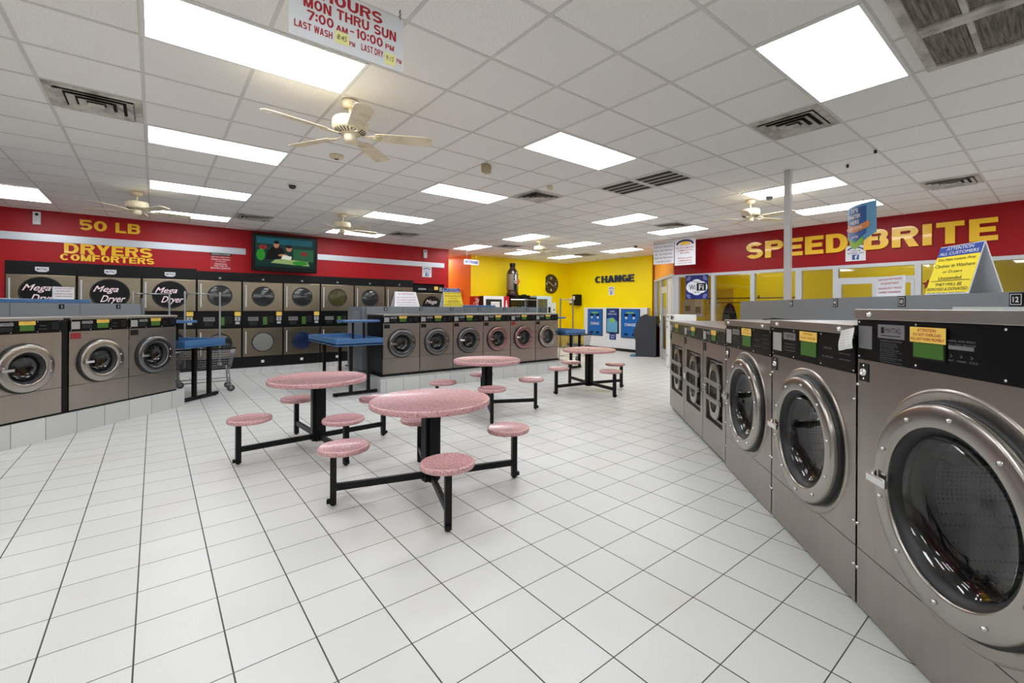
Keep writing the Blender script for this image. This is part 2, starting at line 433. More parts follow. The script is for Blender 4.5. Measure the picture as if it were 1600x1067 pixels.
def block_letters(txt, cx, cz, w, h, y=0.0, depth=0.0, t=.25, gap=.09):
    """one MB per letter"""
    gl = [glyph(c, t) for c in txt]; tot = sum(g[1] for g in gl) + gap * (len(txt) - 1); k = w / tot; x = cx - w / 2; out = []
    for (P, gw), c in zip(gl, txt):
        mb = MB()
        for poly in P:
            a = [(x + px * k, cz + (pz - .5) * h) for px, pz in poly]
            ar = sum(a[i][0] * a[(i + 1) % len(a)][1] - a[(i + 1) % len(a)][0] * a[i][1] for i in range(len(a)))
            if ar < 0: a = a[::-1]
            if depth > 0: mb.panel(a, y - depth, y)
            else: mb.k += 1; mb.add([(p, y - .00004 * (mb.k % 9), q_) for p, q_ in a], [tuple(range(len(a)))])
        if P: out.append(mb)
        x += (gw + gap) * k
    return out
_tc = {}
def text_mesh(txt, shear, bold, ext):
    key = (txt, shear, bold, ext)
    if key in _tc: return _tc[key]
    cu = bpy.data.curves.new('lettering', 'FONT'); cu.body = txt; cu.shear = shear; cu.offset = bold
    cu.resolution_u = 3; cu.align_x = 'CENTER'; cu.space_line = 1.15
    if ext: cu.extrude = 0.5
    ob = bpy.data.objects.new('lettering', cu); C.objects.link(ob)
    dg = bpy.context.evaluated_depsgraph_get()
    me = bpy.data.meshes.new_from_object(ob.evaluated_get(dg))
    vs = [(v.co.x, v.co.y, v.co.z + (0.5 if ext else 0)) for v in me.vertices]; fs = [tuple(p.vertices) for p in me.polygons]
    bpy.data.objects.remove(ob); bpy.data.curves.remove(cu); bpy.data.meshes.remove(me)
    _tc[key] = (vs, fs); return _tc[key]

def tag(o, label=None, cat=None, group=None, kind=None):
    if label: o['label'] = label
    if cat: o['category'] = cat
    if group: o['group'] = group
    if kind: o['kind'] = kind
    return o
def thing(name, label, cat, loc=(0, 0, 0), rz=0.0, group=None):
    o = bpy.data.objects.new(name, None); C.objects.link(o); o.empty_display_size = 0.1
    o.location = loc; o.rotation_euler = (0, 0, rz)
    return tag(o, label, cat, group)
def dup(root, loc=None, rz=None, label=None, group=None, parent=None):
    r = root.copy(); C.objects.link(r)
    if parent is not None: r.parent = parent
    if loc is not None: r.location = loc
    if rz is not None: r.rotation_euler = (0, 0, rz)
    if label: r['label'] = label
    if group: r['group'] = group
    for ch in list(root.children): dup(ch, parent=r)
    return r
def struct(name, mb, m, parent=None):
    o = mb.build(name, m, parent)
    if parent is None: o['kind'] = 'structure'
    return o
def local(loc, rz): return Matrix.Translation(loc) @ Matrix.Rotation(rz, 4, 'Z')

# ------------------------------------------------------------------ room shell
X0, Y0 = -5.5, -4.5          # walls behind and left of the camera
XR, YD = 10.33, 12.05        # glazed red wall, dryer wall
XC, YB = 12.33, 12.80        # change wall, yellow back wall
XO = 13.6                    # back of the office
struct('floor', MB().box(X0 - .1, Y0 - .1, -0.1, XO + .1, 16.3, 0), M_floor)
ceil = struct('ceiling', MB().box(X0 - .1, Y0 - .1, CEIL, XO + .1, 16.3, CEIL + 0.1), M_ceil)
g = MB()
k = math.ceil((X0 + .07) / .61)
while -0.07 + k * .61 < XC:
    x = -0.07 + k * .61
    ymax = YD if x < 6.7 else (16.2 if x < 8.0 else YB)
    g.box(x - .0115, Y0, CEIL - .004, x + .0115, ymax - .01, CEIL + .001); k += 1
k = math.ceil((Y0 - 3.2) / .61)
while 3.2 + k * .61 < 16:
    y = 3.2 + k * .61
    xa, xb = (X0, XC - .02) if y < YD else ((6.72, XC - .02) if y < YB else (6.72, 7.98))
    g.box(xa, y - .0115, CEIL - .0042, xb, y + .0115, CEIL + .001); k += 1
g.build('ceiling_grid', M_tbar, ceil)
# dryer wall (bulkhead above the dryers + side strips), recess wall, yellow walls
struct('wall_dryers', MB().box(X0, YD, 2.15, 6.70, YD + .95, CEIL).box(X0, YD, 0, -1.99, YD + .95, 2.15).box(6.56, YD, 0, 6.70, YD + .95, 2.15)
       .box(-1.99, YD + .85, 0, 6.56, YD + .95, 2.15), M_red)
struct('wall_hallway', MB().box(6.60, YD + .95, 0, 6.70, 16.2, CEIL).box(6.7, 16.1, 0, 8.0, 16.2, CEIL), M_orange)
struct('wall_orange', MB().box(7.94, YB + .005, 0, 8.04, 16.2, CEIL), M_orange)
struct('wall_back', MB().box(7.945, YB, 0, 11.20, YB + .2, CEIL).box(11.20, YB + .08, 0, XC + .1, YB + .2, CEIL), M_yellow)
struct('wall_change', MB().box(XC, 8.83, 0, XC + .1, YB + .2, CEIL), M_yellow)
struct('trim_4', MB().box(XC - .05, YB + .0, 0, XC, YB + .08, CEIL), M_yellow)
struct('wall_left', MB().box(X0 - .1, Y0, 0, X0, 16.2, CEIL), M_cream)
struct('wall_rear', MB().box(X0, Y0 - .1, 0, -3.5, Y0, CEIL).box(-3.5, Y0 - .1, 0, 9, Y0, .15).box(-3.5, Y0 - .1, 2.95, 9, Y0, CEIL).box(9, Y0 - .1, 0, XO, Y0, CEIL), M_cream)
w = MB()
for a in (-3.5, -1.0, 1.5, 4.0, 6.5, 8.95): w.box(a, Y0 - .08, .15, a + .05, Y0 - .02, 2.95)
w.box(-3.5, Y0 - .08, .15, 9, Y0 - .02, .21).box(-3.5, Y0 - .08, 2.89, 9, Y0 - .02, 2.95)
wf = struct('unseen_window', w, M_alu)  # unseen storefront glazing, made tall so daylight reaches the ceiling
MB().box(-3.5, Y0 - .055, .15, 9, Y0 - .05, 2.95).build('pane', M_glass, wf)
g_ = struct('bounce_ground', MB().box(-30, -40, -.12, 34, Y0 - .12, -.02), mat('bounce_pavement', (178, 176, 170), .8))  # unseen ground, added to bounce daylight up onto the ceiling
# red fascia of the office, its glazing and base
struct('wall_right', MB().box(XR, Y0, 2.34, XR + .12, 6.72, CEIL).box(XR + .01, Y0, 0, XR + .1, 6.72, .62), M_darkred)
MUL = [6.66, 5.64, 4.69, 3.73, 3.05, 1.78, .02, -1.2, -2.4, -3.6]
w = MB().box(XR - .02, Y0, 2.28, XR + .09, 6.72, 2.345).box(XR - .02, Y0, .60, XR + .09, 6.72, .68)
for i, y in enumerate(MUL):
    wd = .045 if i != 3 else .06
    if i == 0: wd = .08
    w.box(XR - .02, y - wd, .66, XR + .08, y + wd, 2.30)
w.box(XR - .02, 1.78, 2.03, XR + .08, 3.05, 2.09)          # head of the service window
w.box(XR - .015, 2.38, .66, XR + .06, 2.45, 2.03).box(XR - .015, 1.83, .66, XR + .06, 1.88, 2.03).box(XR - .015, 2.95, .66, XR + .06, 3.01, 2.03).box(XR - .015, 1.83, 1.97, XR + .06, 3.01, 2.03)
wf = struct('window_2', w, M_alu)
MB().box(XR + .03, Y0, .66, XR + .036, 6.66, 2.30).build('pane', M_glass, wf)
# diagonal office front with the door; local x runs along it (from the corner to the change wall seen from inside)
DL = math.hypot(2.0, 2.0)
dm = local((XC, 8.75, 0), -3 * PI / 4)     # local x -> (-1,-1), local y -> into the office
struct('wall_diagonal', MB().box(.05, 0, 2.38, DL, .1, CEIL).xf(dm), M_orange)
struct('wall_corner_strip', MB().box(-.12, -.01, 0, .05, .12, CEIL).xf(dm), M_darkred)
struct('wall_diagonal_base', MB().box(.1, .02, 0, 1.1, .08, .95).xf(dm), M_darkred)
w = MB().box(.05, -.02, 2.31, DL, .09, 2.385).box(.05, -.02, 0, .13, .09, 2.32).box(1.1, -.02, 0, 1.19, .09, 2.32).box(.12, -.02, .93, 1.1, .08, 1.0)
w.box(DL - .12, -.02, 0, DL + .03, .09, 2.32).box(.3, -.015, .98, .34, .06, 2.32)
wf = struct('window_3', w.xf(dm), M_alu)
MB().box(.13, .03, 1.0, 1.1, .036, 2.31).xf(dm).build('pane', M_glass, wf)
w = MB().box(1.19, 0, 2.02, 2.02, .07, 2.10).box(1.19, 0, 0, 1.29, .06, 2.02).box(1.93, 0, 0, 2.05, .06, 2.32).box(1.29, 0, 1.92, 1.93, .06, 2.02).box(1.29, 0, .04, 1.93, .06, .3)
df = struct('door_1', w.xf(dm), M_alu)
MB().box(1.29, .02, .3, 1.93, .026, 1.92).box(1.19, .02, 2.1, 1.93, .026, 2.32).xf(dm).build('pane', M_glass, df)
MB().tube([(1.34, -.05, .95), (1.34, -.05, 1.25)], .012).xf(dm).build('door_handle', M_chrome, df)
struct('wall_diagonal_side', MB().box(2.05, .02, 0, DL - .1, .07, 2.32).xf(dm), M_cream)
# office interior
struct('wall_office', MB().box(XO, Y0, 0, XO + .1, 8.9, CEIL).box(XC + .1, 8.83, 0, XO + .1, 8.93, CEIL), M_yellow)
w = MB().box(XO - .04, 6.75, 0, XO, 6.82, 2.1).box(XO - .04, 7.60, 0, XO, 7.67, 2.1).box(XO - .04, 6.75, 2.03, XO, 7.67, 2.1).box(XO - .02, 6.82, 0, XO, 7.60, 2.03)
struct('door_2', w, mat('tan_door', (214, 186, 40), .5))
w = MB().box(7.90, 13.30, 0, 7.945, 13.36, 2.06).box(7.90, 14.2, 0, 7.945, 14.26, 2.06).box(7.90, 13.30, 2.0, 7.945, 14.26, 2.06).box(7.925, 13.36, 0, 7.945, 14.2, 2.0)
struct('door_3', w, mat('orange_door', (222, 128, 38), .4))
# trims: satin stripe on the dryer wall
struct('trim_1', MB().box(X0, YD - .02, 2.64, 1.57, YD, 2.775), M_trim)
struct('trim_2', MB().box(3.07, YD - .02, 2.64, 6.55, YD, 2.775), M_trim)
struct('baseboard_change', MB().box(XC - .012, 11.9, 0, XC, YB, .11), M_base)
struct('baseboard_back', MB().box(8.04, YB - .012, 0, 11.12, YB, .11), M_base)
struct('trim_3', MB().box(XC - .03, 11.9, .42, XC, YB - .02, .47).box(11.22, YB + .05, .42, XC - .06, YB + .08, .47), M_toe)

# ------------------------------------------------------------------ ceiling lights
def light_proto():
    t = thing('ceiling_light', 'x', 'ceiling light')
    t_ = MB(); W, H = 1.22, .61
    t_.box(0, 0, -.008, W, .022, .0).box(0, H - .022, -.008, W, H, .0).box(0, .022, -.008, .022, H - .022, 0).box(W - .022, .022, -.008, W, H - .022, 0)
    t_.build('frame', M_white, t)
    MB().box(.022, .022, -.005, W - .022, H - .022, -.001).build('diffuser', M_diff, t)
    return t
LP = light_proto(); first = [True]
def put_light(x, y, label, along_y=False):
    loc = (x + (.61 if along_y else 0), y, CEIL - .003); rz = PI / 2 if along_y else 0
    if first[0]:
        first[0] = False; LP.location = loc; LP.rotation_euler = (0, 0, rz); LP['label'] = label; LP['group'] = 'lit ceiling panels'
    else: dup(LP, loc, rz, label, 'lit ceiling panels')
GX = lambda k: -0.07 + .61 * k
GY = lambda k: 3.20 + .61 * k
put_light(GX(0), GY(0), 'large lit ceiling panel directly beside the hanging opening hours sign')
put_light(GX(0), GY(4), 'lit ceiling panel left of the nearest ceiling fan, second back from the hours sign')
put_light(GX(0), GY(8), 'lit ceiling panel above and left of the small ceiling dome camera')
put_light(GX(0), GY(12), 'lit ceiling panel partly behind the far left fan, over the dryers')
put_light(GX(5), GY(-4), 'huge lit ceiling panel above the right washers, beside the return air grille')
put_light(GX(5), GY(0), 'lit ceiling panel in the middle of the ceiling, above the slotted brown vents')
put_light(GX(5), GY(4), 'lit ceiling panel left of the square vent in the ceiling centre')
put_light(GX(5), GY(8), 'lit ceiling panel just right of the fan near the television')
put_light(GX(5), GY(12), 'lit ceiling panel behind the blades of the fan near the television')
put_light(GX(11), GY(3), 'lit ceiling panel in front of the small vent, left of the red fascia', True)
put_light(GX(14), GY(3), 'lit ceiling panel over the two refund and comment signs', True)
put_light(GX(11), GY(-2), 'lit ceiling panel crossed by the white post, right of the fan', True)
put_light(GX(14), GY(-2), 'lit ceiling panel behind the blue hanging banner', True)
put_light(GX(11), GY(8), 'lit ceiling panel right above the farthest white fan', True)
put_light(GX(14), GY(8), 'lit ceiling panel right of the farthest white fan', True)
put_light(GX(17), GY(8), 'lit ceiling panel under the black dome camera, before the change sign', True)
put_light(GX(11), GY(12), 'lit ceiling panel above the hanging restrooms sign', True)
put_light(GX(14), GY(12), 'lit ceiling panel half hidden behind the farthest fan', True)
put_light(GX(17), GY(12), 'lit ceiling panel farthest back, near the corner with the wall clock', True)
put_light(GX(-3), 9.83, 'lit ceiling panel at the left edge over the red wall and wall speaker', True)
for x, y, a in ((GX(0), GY(-4), 0), (GX(0), GY(-8), 0), (GX(-5), GY(0), 0), (GX(-5), GY(-4), 0), (GX(-5), GY(5), 0), (GX(5), GY(-8), 0), (GX(11), GY(-7), 1), (GX(14), GY(-7), 1),
                (GX(20), GY(-2), 1), (GX(20), GY(3), 1), (GX(12), GY(18), 1)):
    put_light(x, y, 'lit ceiling panel in the rooms beyond the edges of the picture', bool(a))

# ------------------------------------------------------------------ ceiling vents
def diffuser(kx, ky, label):
    t = thing('ceiling_vent', label, 'ceiling vent', (GX(kx) + .305, GY(ky) + .305, CEIL - .004), 0, 'square ceiling vents')
    def sq(mb, a, b, za, zb, w=.004):
        # sloping square ring from half-size a at za to half-size b at zb
        v = []
        for h, z in ((a, za), (b, zb), (b, zb + w), (a, za + w)): v += [(-h, -h, z), (h, -h, z), (h, h, z), (-h, h, z)]
        f = []
        for i in range(4):
            j = (i + 1) % 4
            f += [(i, j, 4 + j, 4 + i), (8 + i, 8 + j, 12 + j, 12 + i), (i, 12 + i, 12 + j, j)]
        mb.add(v, f)
    m = MB(); sq(m, .29, .24, -.004, -.012); m.build('frame', M_vent, t)
    MB().box(-.235, -.235, -.002, .235, .235, 0).build('duct_opening', M_hole, t)
    for a in (.235, .17, .105): m = MB(); sq(m, a, a - .045, -.028, -.006); m.build('louver', M_vent, t)
    MB().box(-.05, -.05, -.028, .05, .05, -.022).build('centre_plate', M_vent, t)
diffuser(-1, 3, 'dusty square ceiling vent at upper left beside the large light panels')
diffuser(7, -3, 'dusty square ceiling vent beneath the huge light panel on the right')
diffuser(13, -4, 'dusty square ceiling vent at far right above the fascia end')
diffuser(7, 3, 'dark square ceiling vent in the middle of the room beside a small detector')
diffuser(2, 11, 'low dusty ceiling vent just left of the television')
diffuser(7, 11, 'small ceiling vent right of the fan near the television')
diffuser(12, 11, 'small ceiling vent near the hanging restrooms sign')
diffuser(17, 11, 'farthest small ceiling vent, before the change wall')
diffuser(13, 3, 'small ceiling vent between two light panels left of the red fascia')
for k in (1, 0):
    t = thing('slotted_vent', 'brown slotted ceiling vent, ' + ('left one of the pair' if k else 'right one of the pair'), 'ceiling vent', (GX(8), GY(k), CEIL - .004), 0, 'brown slotted vents')
    MB().box(.03, .03, -.002, .58, .58, 0).build('duct_opening', M_brownvent, t)
    m = MB().box(0, 0, -.006, .61, .04, 0).box(0, .57, -.006, .61, .61, 0).box(0, .04, -.006, .05, .57, 0).box(.56, .04, -.006, .61, .57, 0)
    m.build('frame', M_tbar, t)
    for i in range(3): MB().box(.05 + (i + 1) * .1275 - .009, .04, -.007, .05 + (i + 1) * .1275 + .009, .57, -.001).build('slat', M_tbar, t)
for i, xx in enumerate((GX(6), GX(5))):
    t = thing('return_air_grille', 'large dusty return air grille in the top right corner, ' + ('nearer the wall with the fascia' if i == 0 else 'at the very top edge'), 'ceiling grille', (xx, -.56, CEIL - .004), 0, 'return air grilles')
    MB().box(.05, .05, -.003, .56, 1.2, 0).build('filter', M_filter, t)
    MB().rbox(.0, .0, -.022, .61, .055, 0, .004).rbox(0, 1.18, -.022, .61, 1.235, 0, .004).rbox(0, .055, -.022, .055, 1.18, 0, .004).rbox(.555, .055, -.022, .61, 1.18, 0, .004).build('frame', M_vent, t)
    for k in range(1, 5): MB().box(.055, k * .24 - .014, -.018, .555, k * .24 + .014, -.004).build('divider', M_vent, t)
    m = MB()
    for k in range(40): m.box(.058, .06 + k * .028, -.008, .552, .0612 + k * .028, -.004)
    tag(m.build('fins', M_filter, t), kind='stuff')

# ------------------------------------------------------------------ ceiling fans
def fan_proto():
    t = thing('ceiling_fan', 'x', 'ceiling fan')
    MB().lathe([(.0, 0), (.068, 0), (.072, -.02), (.06, -.055), (.02, -.065), (0, -.065)]).build('canopy', M_fan, t)
    MB().tube([(0, 0, -.06), (0, 0, -.16)], .013, 12).build('downrod', M_fan, t)
    h = MB().lathe([(0, -.145), (.07, -.145), (.128, -.152), (.140, -.17), (.140, -.226), (.128, -.245), (.08, -.27), (.06, -.276), (.0, -.276)], n=40).build('motor_housing', M_fan, t)
    m = MB()
    for k in range(24):
        a = 2 * PI * k / 24; m.beam((.078 * math.cos(a), .078 * math.sin(a), -.2715), (.122 * math.cos(a), .122 * math.sin(a), -.2495), .007, .004)
    m.build('vent_slots', M_blackm, h)
    MB().lathe([(.05, -.27), (.053, -.285), (.053, -.325), (.04, -.345), (0, -.35)], n=24).build('switch_cup', M_fan, t)
    for k in range(5):
        a = 2 * PI * k / 5; rot = Matrix.Rotation(a, 4, 'Z') @ Matrix.Rotation(math.radians(-12), 4, 'X')
        n = 9; up = []; prof = [(.20, .050), (.24, .058), (.40, .064), (.56, .069), (.63, .068), (.655, .055), (.665, .03)]
        pts = [(x, -w) for x, w in prof] + [(x, w) for x, w in prof[::-1]]
        vs = [(x, y, -.003) for x, y in pts] + [(x, y, .003) for x, y in pts]; q = len(pts)
        fs = [tuple(range(q))[::-1], tuple(range(q, 2 * q))] + [(i, (i + 1) % q, (i + 1) % q + q, i + q) for i in range(q)]
        mb = MB().add(vs, fs).xf(Matrix.Translation((0, 0, -.285)) @ rot)
        bl = mb.build('blade', M_fan, t)
        im = MB().tube([(.07, 0, .004), (.13, -.006, -.006), (.17, -.028, -.008), (.225, -.034, -.007), (.25, -.01, -.006), (.25, .01, -.006), (.225, .034, -.007), (.17, .028, -.008), (.13, .006, -.006), (.07, 0, .004)], .006, 6)
        im.tube([(.15, 0, -.008), (.25, 0, -.007)], .006, 6)
        im.xf(Matrix.Translation((0, 0, -.285)) @ rot).build('blade_bracket', M_fan, bl)
    return t
fp = fan_proto(); fp.location = (1.24, 3.89, CEIL - .004); fp.rotation_euler = (0, 0, math.radians(-27)); fp['label'] = 'large cream ceiling fan nearest the camera, between the two nearest lights'; fp['group'] = 'ceiling fans'
dup(fp, (-.20, 9.10, CEIL - .004), math.radians(12), 'cream ceiling fan at far left above the yellow 50 LB lettering')
dup(fp, (2.66, 8.75, CEIL - .004), math.radians(5), 'cream ceiling fan near the television, before a lit panel')
dup(fp, (7.16, 3.29, CEIL - .004), math.radians(-20), 'cream ceiling fan beside the white post, a dome camera beneath it')
dup(fp, (7.49, 8.80, CEIL - .004), math.radians(30), 'farthest whitish ceiling fan, in front of the yellow wall')

# small ceiling fittings
def small(name, label, cat, mb, m, loc, rz=0, group=None):
    o = mb.build(name, m, None, loc, rz); return tag(o, label, cat, group)
zc = CEIL - .004
t = thing('smoke_detector', 'round white smoke detector on the ceiling below the nearest fan', 'smoke detector', (1.57, 5.40, zc))
MB().lathe([(0, 0), (.075, 0), (.078, -.012), (.06, -.03), (.03, -.036), (0, -.036)]).build('body', M_fan, t)
MB().box(-.02, -.012, -.041, .02, .012, -.036).build('sensor', M_blackm, t)
for x, y, lab in ((1.47, 7.06, 'small dome camera on the ceiling left of centre, before the third light panel'), (10.03, 7.73, 'black dome camera on the ceiling left of the refund signs'), (7.10, 2.98, 'dark dome camera under the fan beside the white post')):
    t = thing('dome_camera', lab, 'security camera', (x, y, zc), 0, 'ceiling dome cameras')
    MB().lathe([(0, 0), (.062, 0), (.062, -.02), (0, -.02)]).build('mount', M_white, t)
    MB().lathe([(.048, -.02), (.046, -.045), (.03, -.065), (0, -.072)]).build('dome', M_smoke, t)
small('occupancy_sensor', 'boxy beige sensor hanging from the ceiling centre', 'sensor', MB().rbox(-.055, -.045, -.10, .055, .045, 0, .014).tube([(0, -.046, -.05), (0, -.05, -.05)], .02, 12), mat('beige_box', (168, 156, 120), .5), (3.03, 4.55, zc), .5)
small('alarm_sounder', 'small flat cream detector on the ceiling above the central square vent', 'detector', MB().rbox(-.07, -.04, -.035, .07, .04, 0, .01), M_fan, (4.26, 4.78, zc), .8)
for x, y in ((12.0, 12.3), (11.95, 10.87), (11.95, 9.75)):
    t = thing('ceiling_spot', 'tiny ceiling spotlight beside the yellow change wall', 'spotlight', (x, y, zc), 0, 'tiny spotlights over the change wall')
    MB().lathe([(0, 0), (.045, 0), (.045, -.03), (.03, -.05), (0, -.05)], n=16).build('housing', M_white, t)

# ------------------------------------------------------------------ washers
RZ_L, RZ_R = PI / 4, -3 * PI / 4
def control_panel(t, w, z0, z1, near=False, small_m=False):
    p = MB().box(-w / 2 + .006, -.004, z0, w / 2 - .006, .02, z1).build('control_panel', M_panel, t)
    H = z1 - z0; cz = (z0 + z1) / 2
    if near:
        x = -w / 2
        MB().box(x + .165, -.008, z1 - .080, x + .335, -.004, z1 - .018).build('brand_plate', M_silver, p)
        MB().text('MAYTAG', x + .265, z1 - .044, .095, .024, -.0085).text('______________', x + .25, z1 - .068, .13, .004, -.0085).text('m', x + .198, z1 - .045, .012, .014, -.0095).build('brand_lettering', M_blacktext, p)
        MB().box(x + .188, -.009, z1 - .058, x + .208, -.0082, z1 - .030).build('brand_badge', M_black, p)
        m = MB()
        m.text('INSTRUCTIONS', x + .245, z1 - .092, .14, .007, -.0045)
        for k in range(10):
            ln = random.choice(['Load washer loosely and add detergent', 'Close door and turn the handle', 'Select cycle hot warm or cold', 'Insert coins or card to start', 'Do not open door while in cycle'])
            wd = random.uniform(.09, .15); m.text(ln, x + .175 + wd / 2, z1 - .104 - k * .0092, wd, .0055, -.0045)
        m.text('NORMAL  WARM  BRIGHTS', x + .62, z1 - .065, .12, .007, -.0045).text('HOT  COLD  DELICATES', x + .62, z1 - .078, .12, .006, -.0045)
        m.text('>     >     >', x + .62, cz - .025, .10, .012, -.0045).text('HOT   WARM   COLD', x + .625, cz - .042, .13, .007, -.0045)
        m.text('PRESS TO SELECT CYCLE', x + .96, cz + .01, .14, .008, -.0045).text('START   ADD   CYCLE', x + .96, cz - .02, .15, .010, -.0045)
        m.build('instructions', M_greytext, p)
        MB().box(x + .565, -.007, cz + .0, x + .675, -.004, cz + .014).box(x + .54, -.007, cz, x + .545, -.004, cz + .02).build('button_bar', M_silver, p)
        d = MB().box(x + .385, -.010, z1 - .150, x + .555, -.004, z1 - .078).build('display_bezel', M_darkmetal, p)
        MB().box(x + .393, -.0115, z1 - .143, x + .547, -.010, z1 - .085).build('display', M_green, p)
        s_ = MB().box(x + .375, -.013, z1 - .082, x + .560, -.0115, z1 - .020).build('warning_sticker', M_yellow_s, p)
        MB().text('ATTENTION:', x + .467, z1 - .032, .10, .013, -.0135, bold=.02).text('DO NOT OVERLOAD', x + .467, z1 - .050, .145, .012, -.0135, bold=.02).text('WILL NOT WORK PROPERLY', x + .467, z1 - .068, .175, .012, -.0135, bold=.02).build('sticker_lettering', M_redtext, p)
        MB().box(x + .02, -.007, z1 - .14, x + .12, -.004, z1 - .03).build('payment_plate', M_silver, p)
    else:
        x = -w / 2; s = w / .72
        MB().box(x + .022 * s, -.007, cz - H * .32, x + .115 * s, -.004, cz + H * .32).build('payment_plate', mat('pale_plate', (158, 156, 152), .5), p)
        MB().box(x + .14 * s, -.007, cz + H * .12, x + .26 * s, -.004, cz + H * .36).build('brand_plate', M_silver, p)
        MB().text('MAYTAG', x + .21 * s, cz + H * .24, .07 * s, H * .1, -.0075).build('brand_lettering', M_blacktext, p)
        MB().box(x + .315 * s, -.008, cz - H * .30, x + .445 * s, -.004, cz + H * .2).build('display', M_green, p)
        MB().box(x + .305 * s, -.010, cz + H * .16, x + .455 * s, -.0082, cz + H * (.46 if not small_m else .5)).build('warning_sticker', M_yellow_s, p)
        MB().text('ATTENTION:\nDO NOT OVERLOAD', x + .38 * s, cz + H * .32, .13 * s, H * .20, -.0105).build('sticker_lettering', M_redtext, p)
        m = MB(); m.text('START ADD', x + .53 * s, cz + .01, .06 * s, .010, -.0045).text('HOT WARM COLD', x + .53 * s, cz - H * .2, .08 * s, .008, -.0045)
        for k in range(3): m.text('load washer and close the door', x + .20 * s, cz - H * .02 - k * H * .11, .11 * s, H * .05, -.0045)
        for k in range(4): m.text('cycle time', x + .65 * s, cz + H * .28 - k * H * .16, .07 * s, H * .055, -.0045)
        m.build('instructions', M_greytext, p)
    m = MB()
    for a in (-w / 2 + .02, -w / 6, w / 6, w / 2 - .02):
        for z in (z0 + .012, z1 - .012): m.lathe([(0, -.007), (.005, -.006), (.006, -.003)], (a, 0, z), 'y', 8)
    m.build('screws', M_bolt, p)
    return p
def round_door(t, cx, cz, R, ring_mat, big=False, y=-.0):
    r = R * (.77 if big else .66)
    d = MB().lathe([(R, y - .005), (R, y - .036), (R - .004, y - .045), (R - .013, y - .050), (r + .012, y - .050), (r + .003, y - .048), (r, y - .040), (r, y + .02)], (cx, 0, cz), 'y', 64).build('door', ring_mat, t)
    MB().lathe([(R + .012, y - .001), (R + .012, y - .02), (R - .002, y - .022)], (cx, 0, cz), 'y', 64).build('gasket', M_gasket, d)
    MB().lathe([(r + .001, y - .035), (r - .02, y - .025), (r - .035, y + .02), (r - .04, y + .075)], (cx, 0, cz), 'y', 64).build('window_rim', M_gasket, d)
    MB().lathe([(r - .03, y + .0), (r * .8, y + .028), (r * .5, y + .045), (0, y + .052)], (cx, 0, cz), 'y', 48).build('glass', M_doorglass, d)
    nb = 10 if big else 2
    for k in range(nb):
        a = (2 * PI * (k + .35) / nb) if big else (.25 if k else -.25)
        MB().lathe([(0, y - .060), (.008, y - .058), (.010, y - .047)], (cx + math.cos(a) * (R + r) / 2, 0, cz + math.sin(a) * (R + r) / 2), 'y', 10).build('bolt', M_bolt, d)
    hx = cx - (R + r) / 2
    s = 1.0 if big else .8
    h = MB().rbox(hx - .035 * s, y - .085, cz - .018 * s, hx + .09 * s, y - .068, cz + .018 * s, .004).rbox(hx - .02 * s, y - .07, cz - .012, hx + .0 * s, y - .055, cz + .035, .004)
    h.build('handle', M_chrome, d)
    return d
def drum(t, cx, cz, r, depth, y=.02):
    MB().lathe([(r * .96, y), (r * 1.02, y + .05), (r * 1.02, y + .06), (r * 1.02, y + .12)], (cx, 0, cz), 'y', 48).build('tub_lip', M_darkmetal, t)
    dr = MB().lathe([(r * 1.05, y + .12), (r * 1.05, y + depth), (0, y + depth)], (cx, 0, cz), 'y', 48).build('drum', M_perf, t)
    for k in range(3):
        a = 2 * PI * k / 3 + .5; c, s = math.cos(a), math.sin(a); rr = r * 1.04
        MB().beam((cx + c * rr * .93, y + .14, cz + s * rr * .93), (cx + c * rr * .93, y + depth - .01, cz + s * rr * .93), .05, .05).build('drum_paddle', M_darkmetal, dr)
def washer_small(label, loc, rz, group, ring=None, plate=None, platecol=None, first=None):
    # 0.71 wide washer on a tiled kerb
    w, H, D = .707, 1.10, .78
    t = thing('front_load_washer', label, 'washing machine', loc, rz, group)
    MB().box(-w / 2, .02, 0, w / 2, D, H - .03).build('cabinet', M_black, t) if False else None
    c = MB().box(-w / 2, .02, .0, -w / 2 + .01, D, H - .03).box(w / 2 - .01, .02, 0, w / 2, D, H - .03).box(-w / 2 + .01, D - .01, 0, w / 2 - .01, D, H - .03).box(-w / 2 + .01, .02, 0, w / 2 - .01, D - .01, .01).box(-w / 2 - .0, -.004, 0, w / 2, .03, .018)
    c.build('cabinet', M_black, t)
    MB().rbox(-w / 2 + .001, -.022, H - .03, w / 2 - .001, D, H, .004).build('lid', M_lid, t)
    control_panel(t, w, H - .165, H - .03)
    MB().holed(-w / 2 + .004, w / 2 - .004, .305, H - .168, 0, .565, .20, 0, .03).build('front_panel', M_steel, t)
    MB().box(-w / 2 + .004, 0, .02, w / 2 - .004, .02, .300).build('lower_panel', M_steel, t)
    MB().box(-w / 2 + .02, -.004, H - .255, -w / 2 + .125, .0, H - .185).build('coin_plate', platecol or M_darkmetal, t)
    round_door(t, 0, .565, .255, ring or M_ring)
    drum(t, 0, .565, .175, .42)
    return t
KERB = .25
M_redplate = mat('red_label', (140, 30, 34), .6)
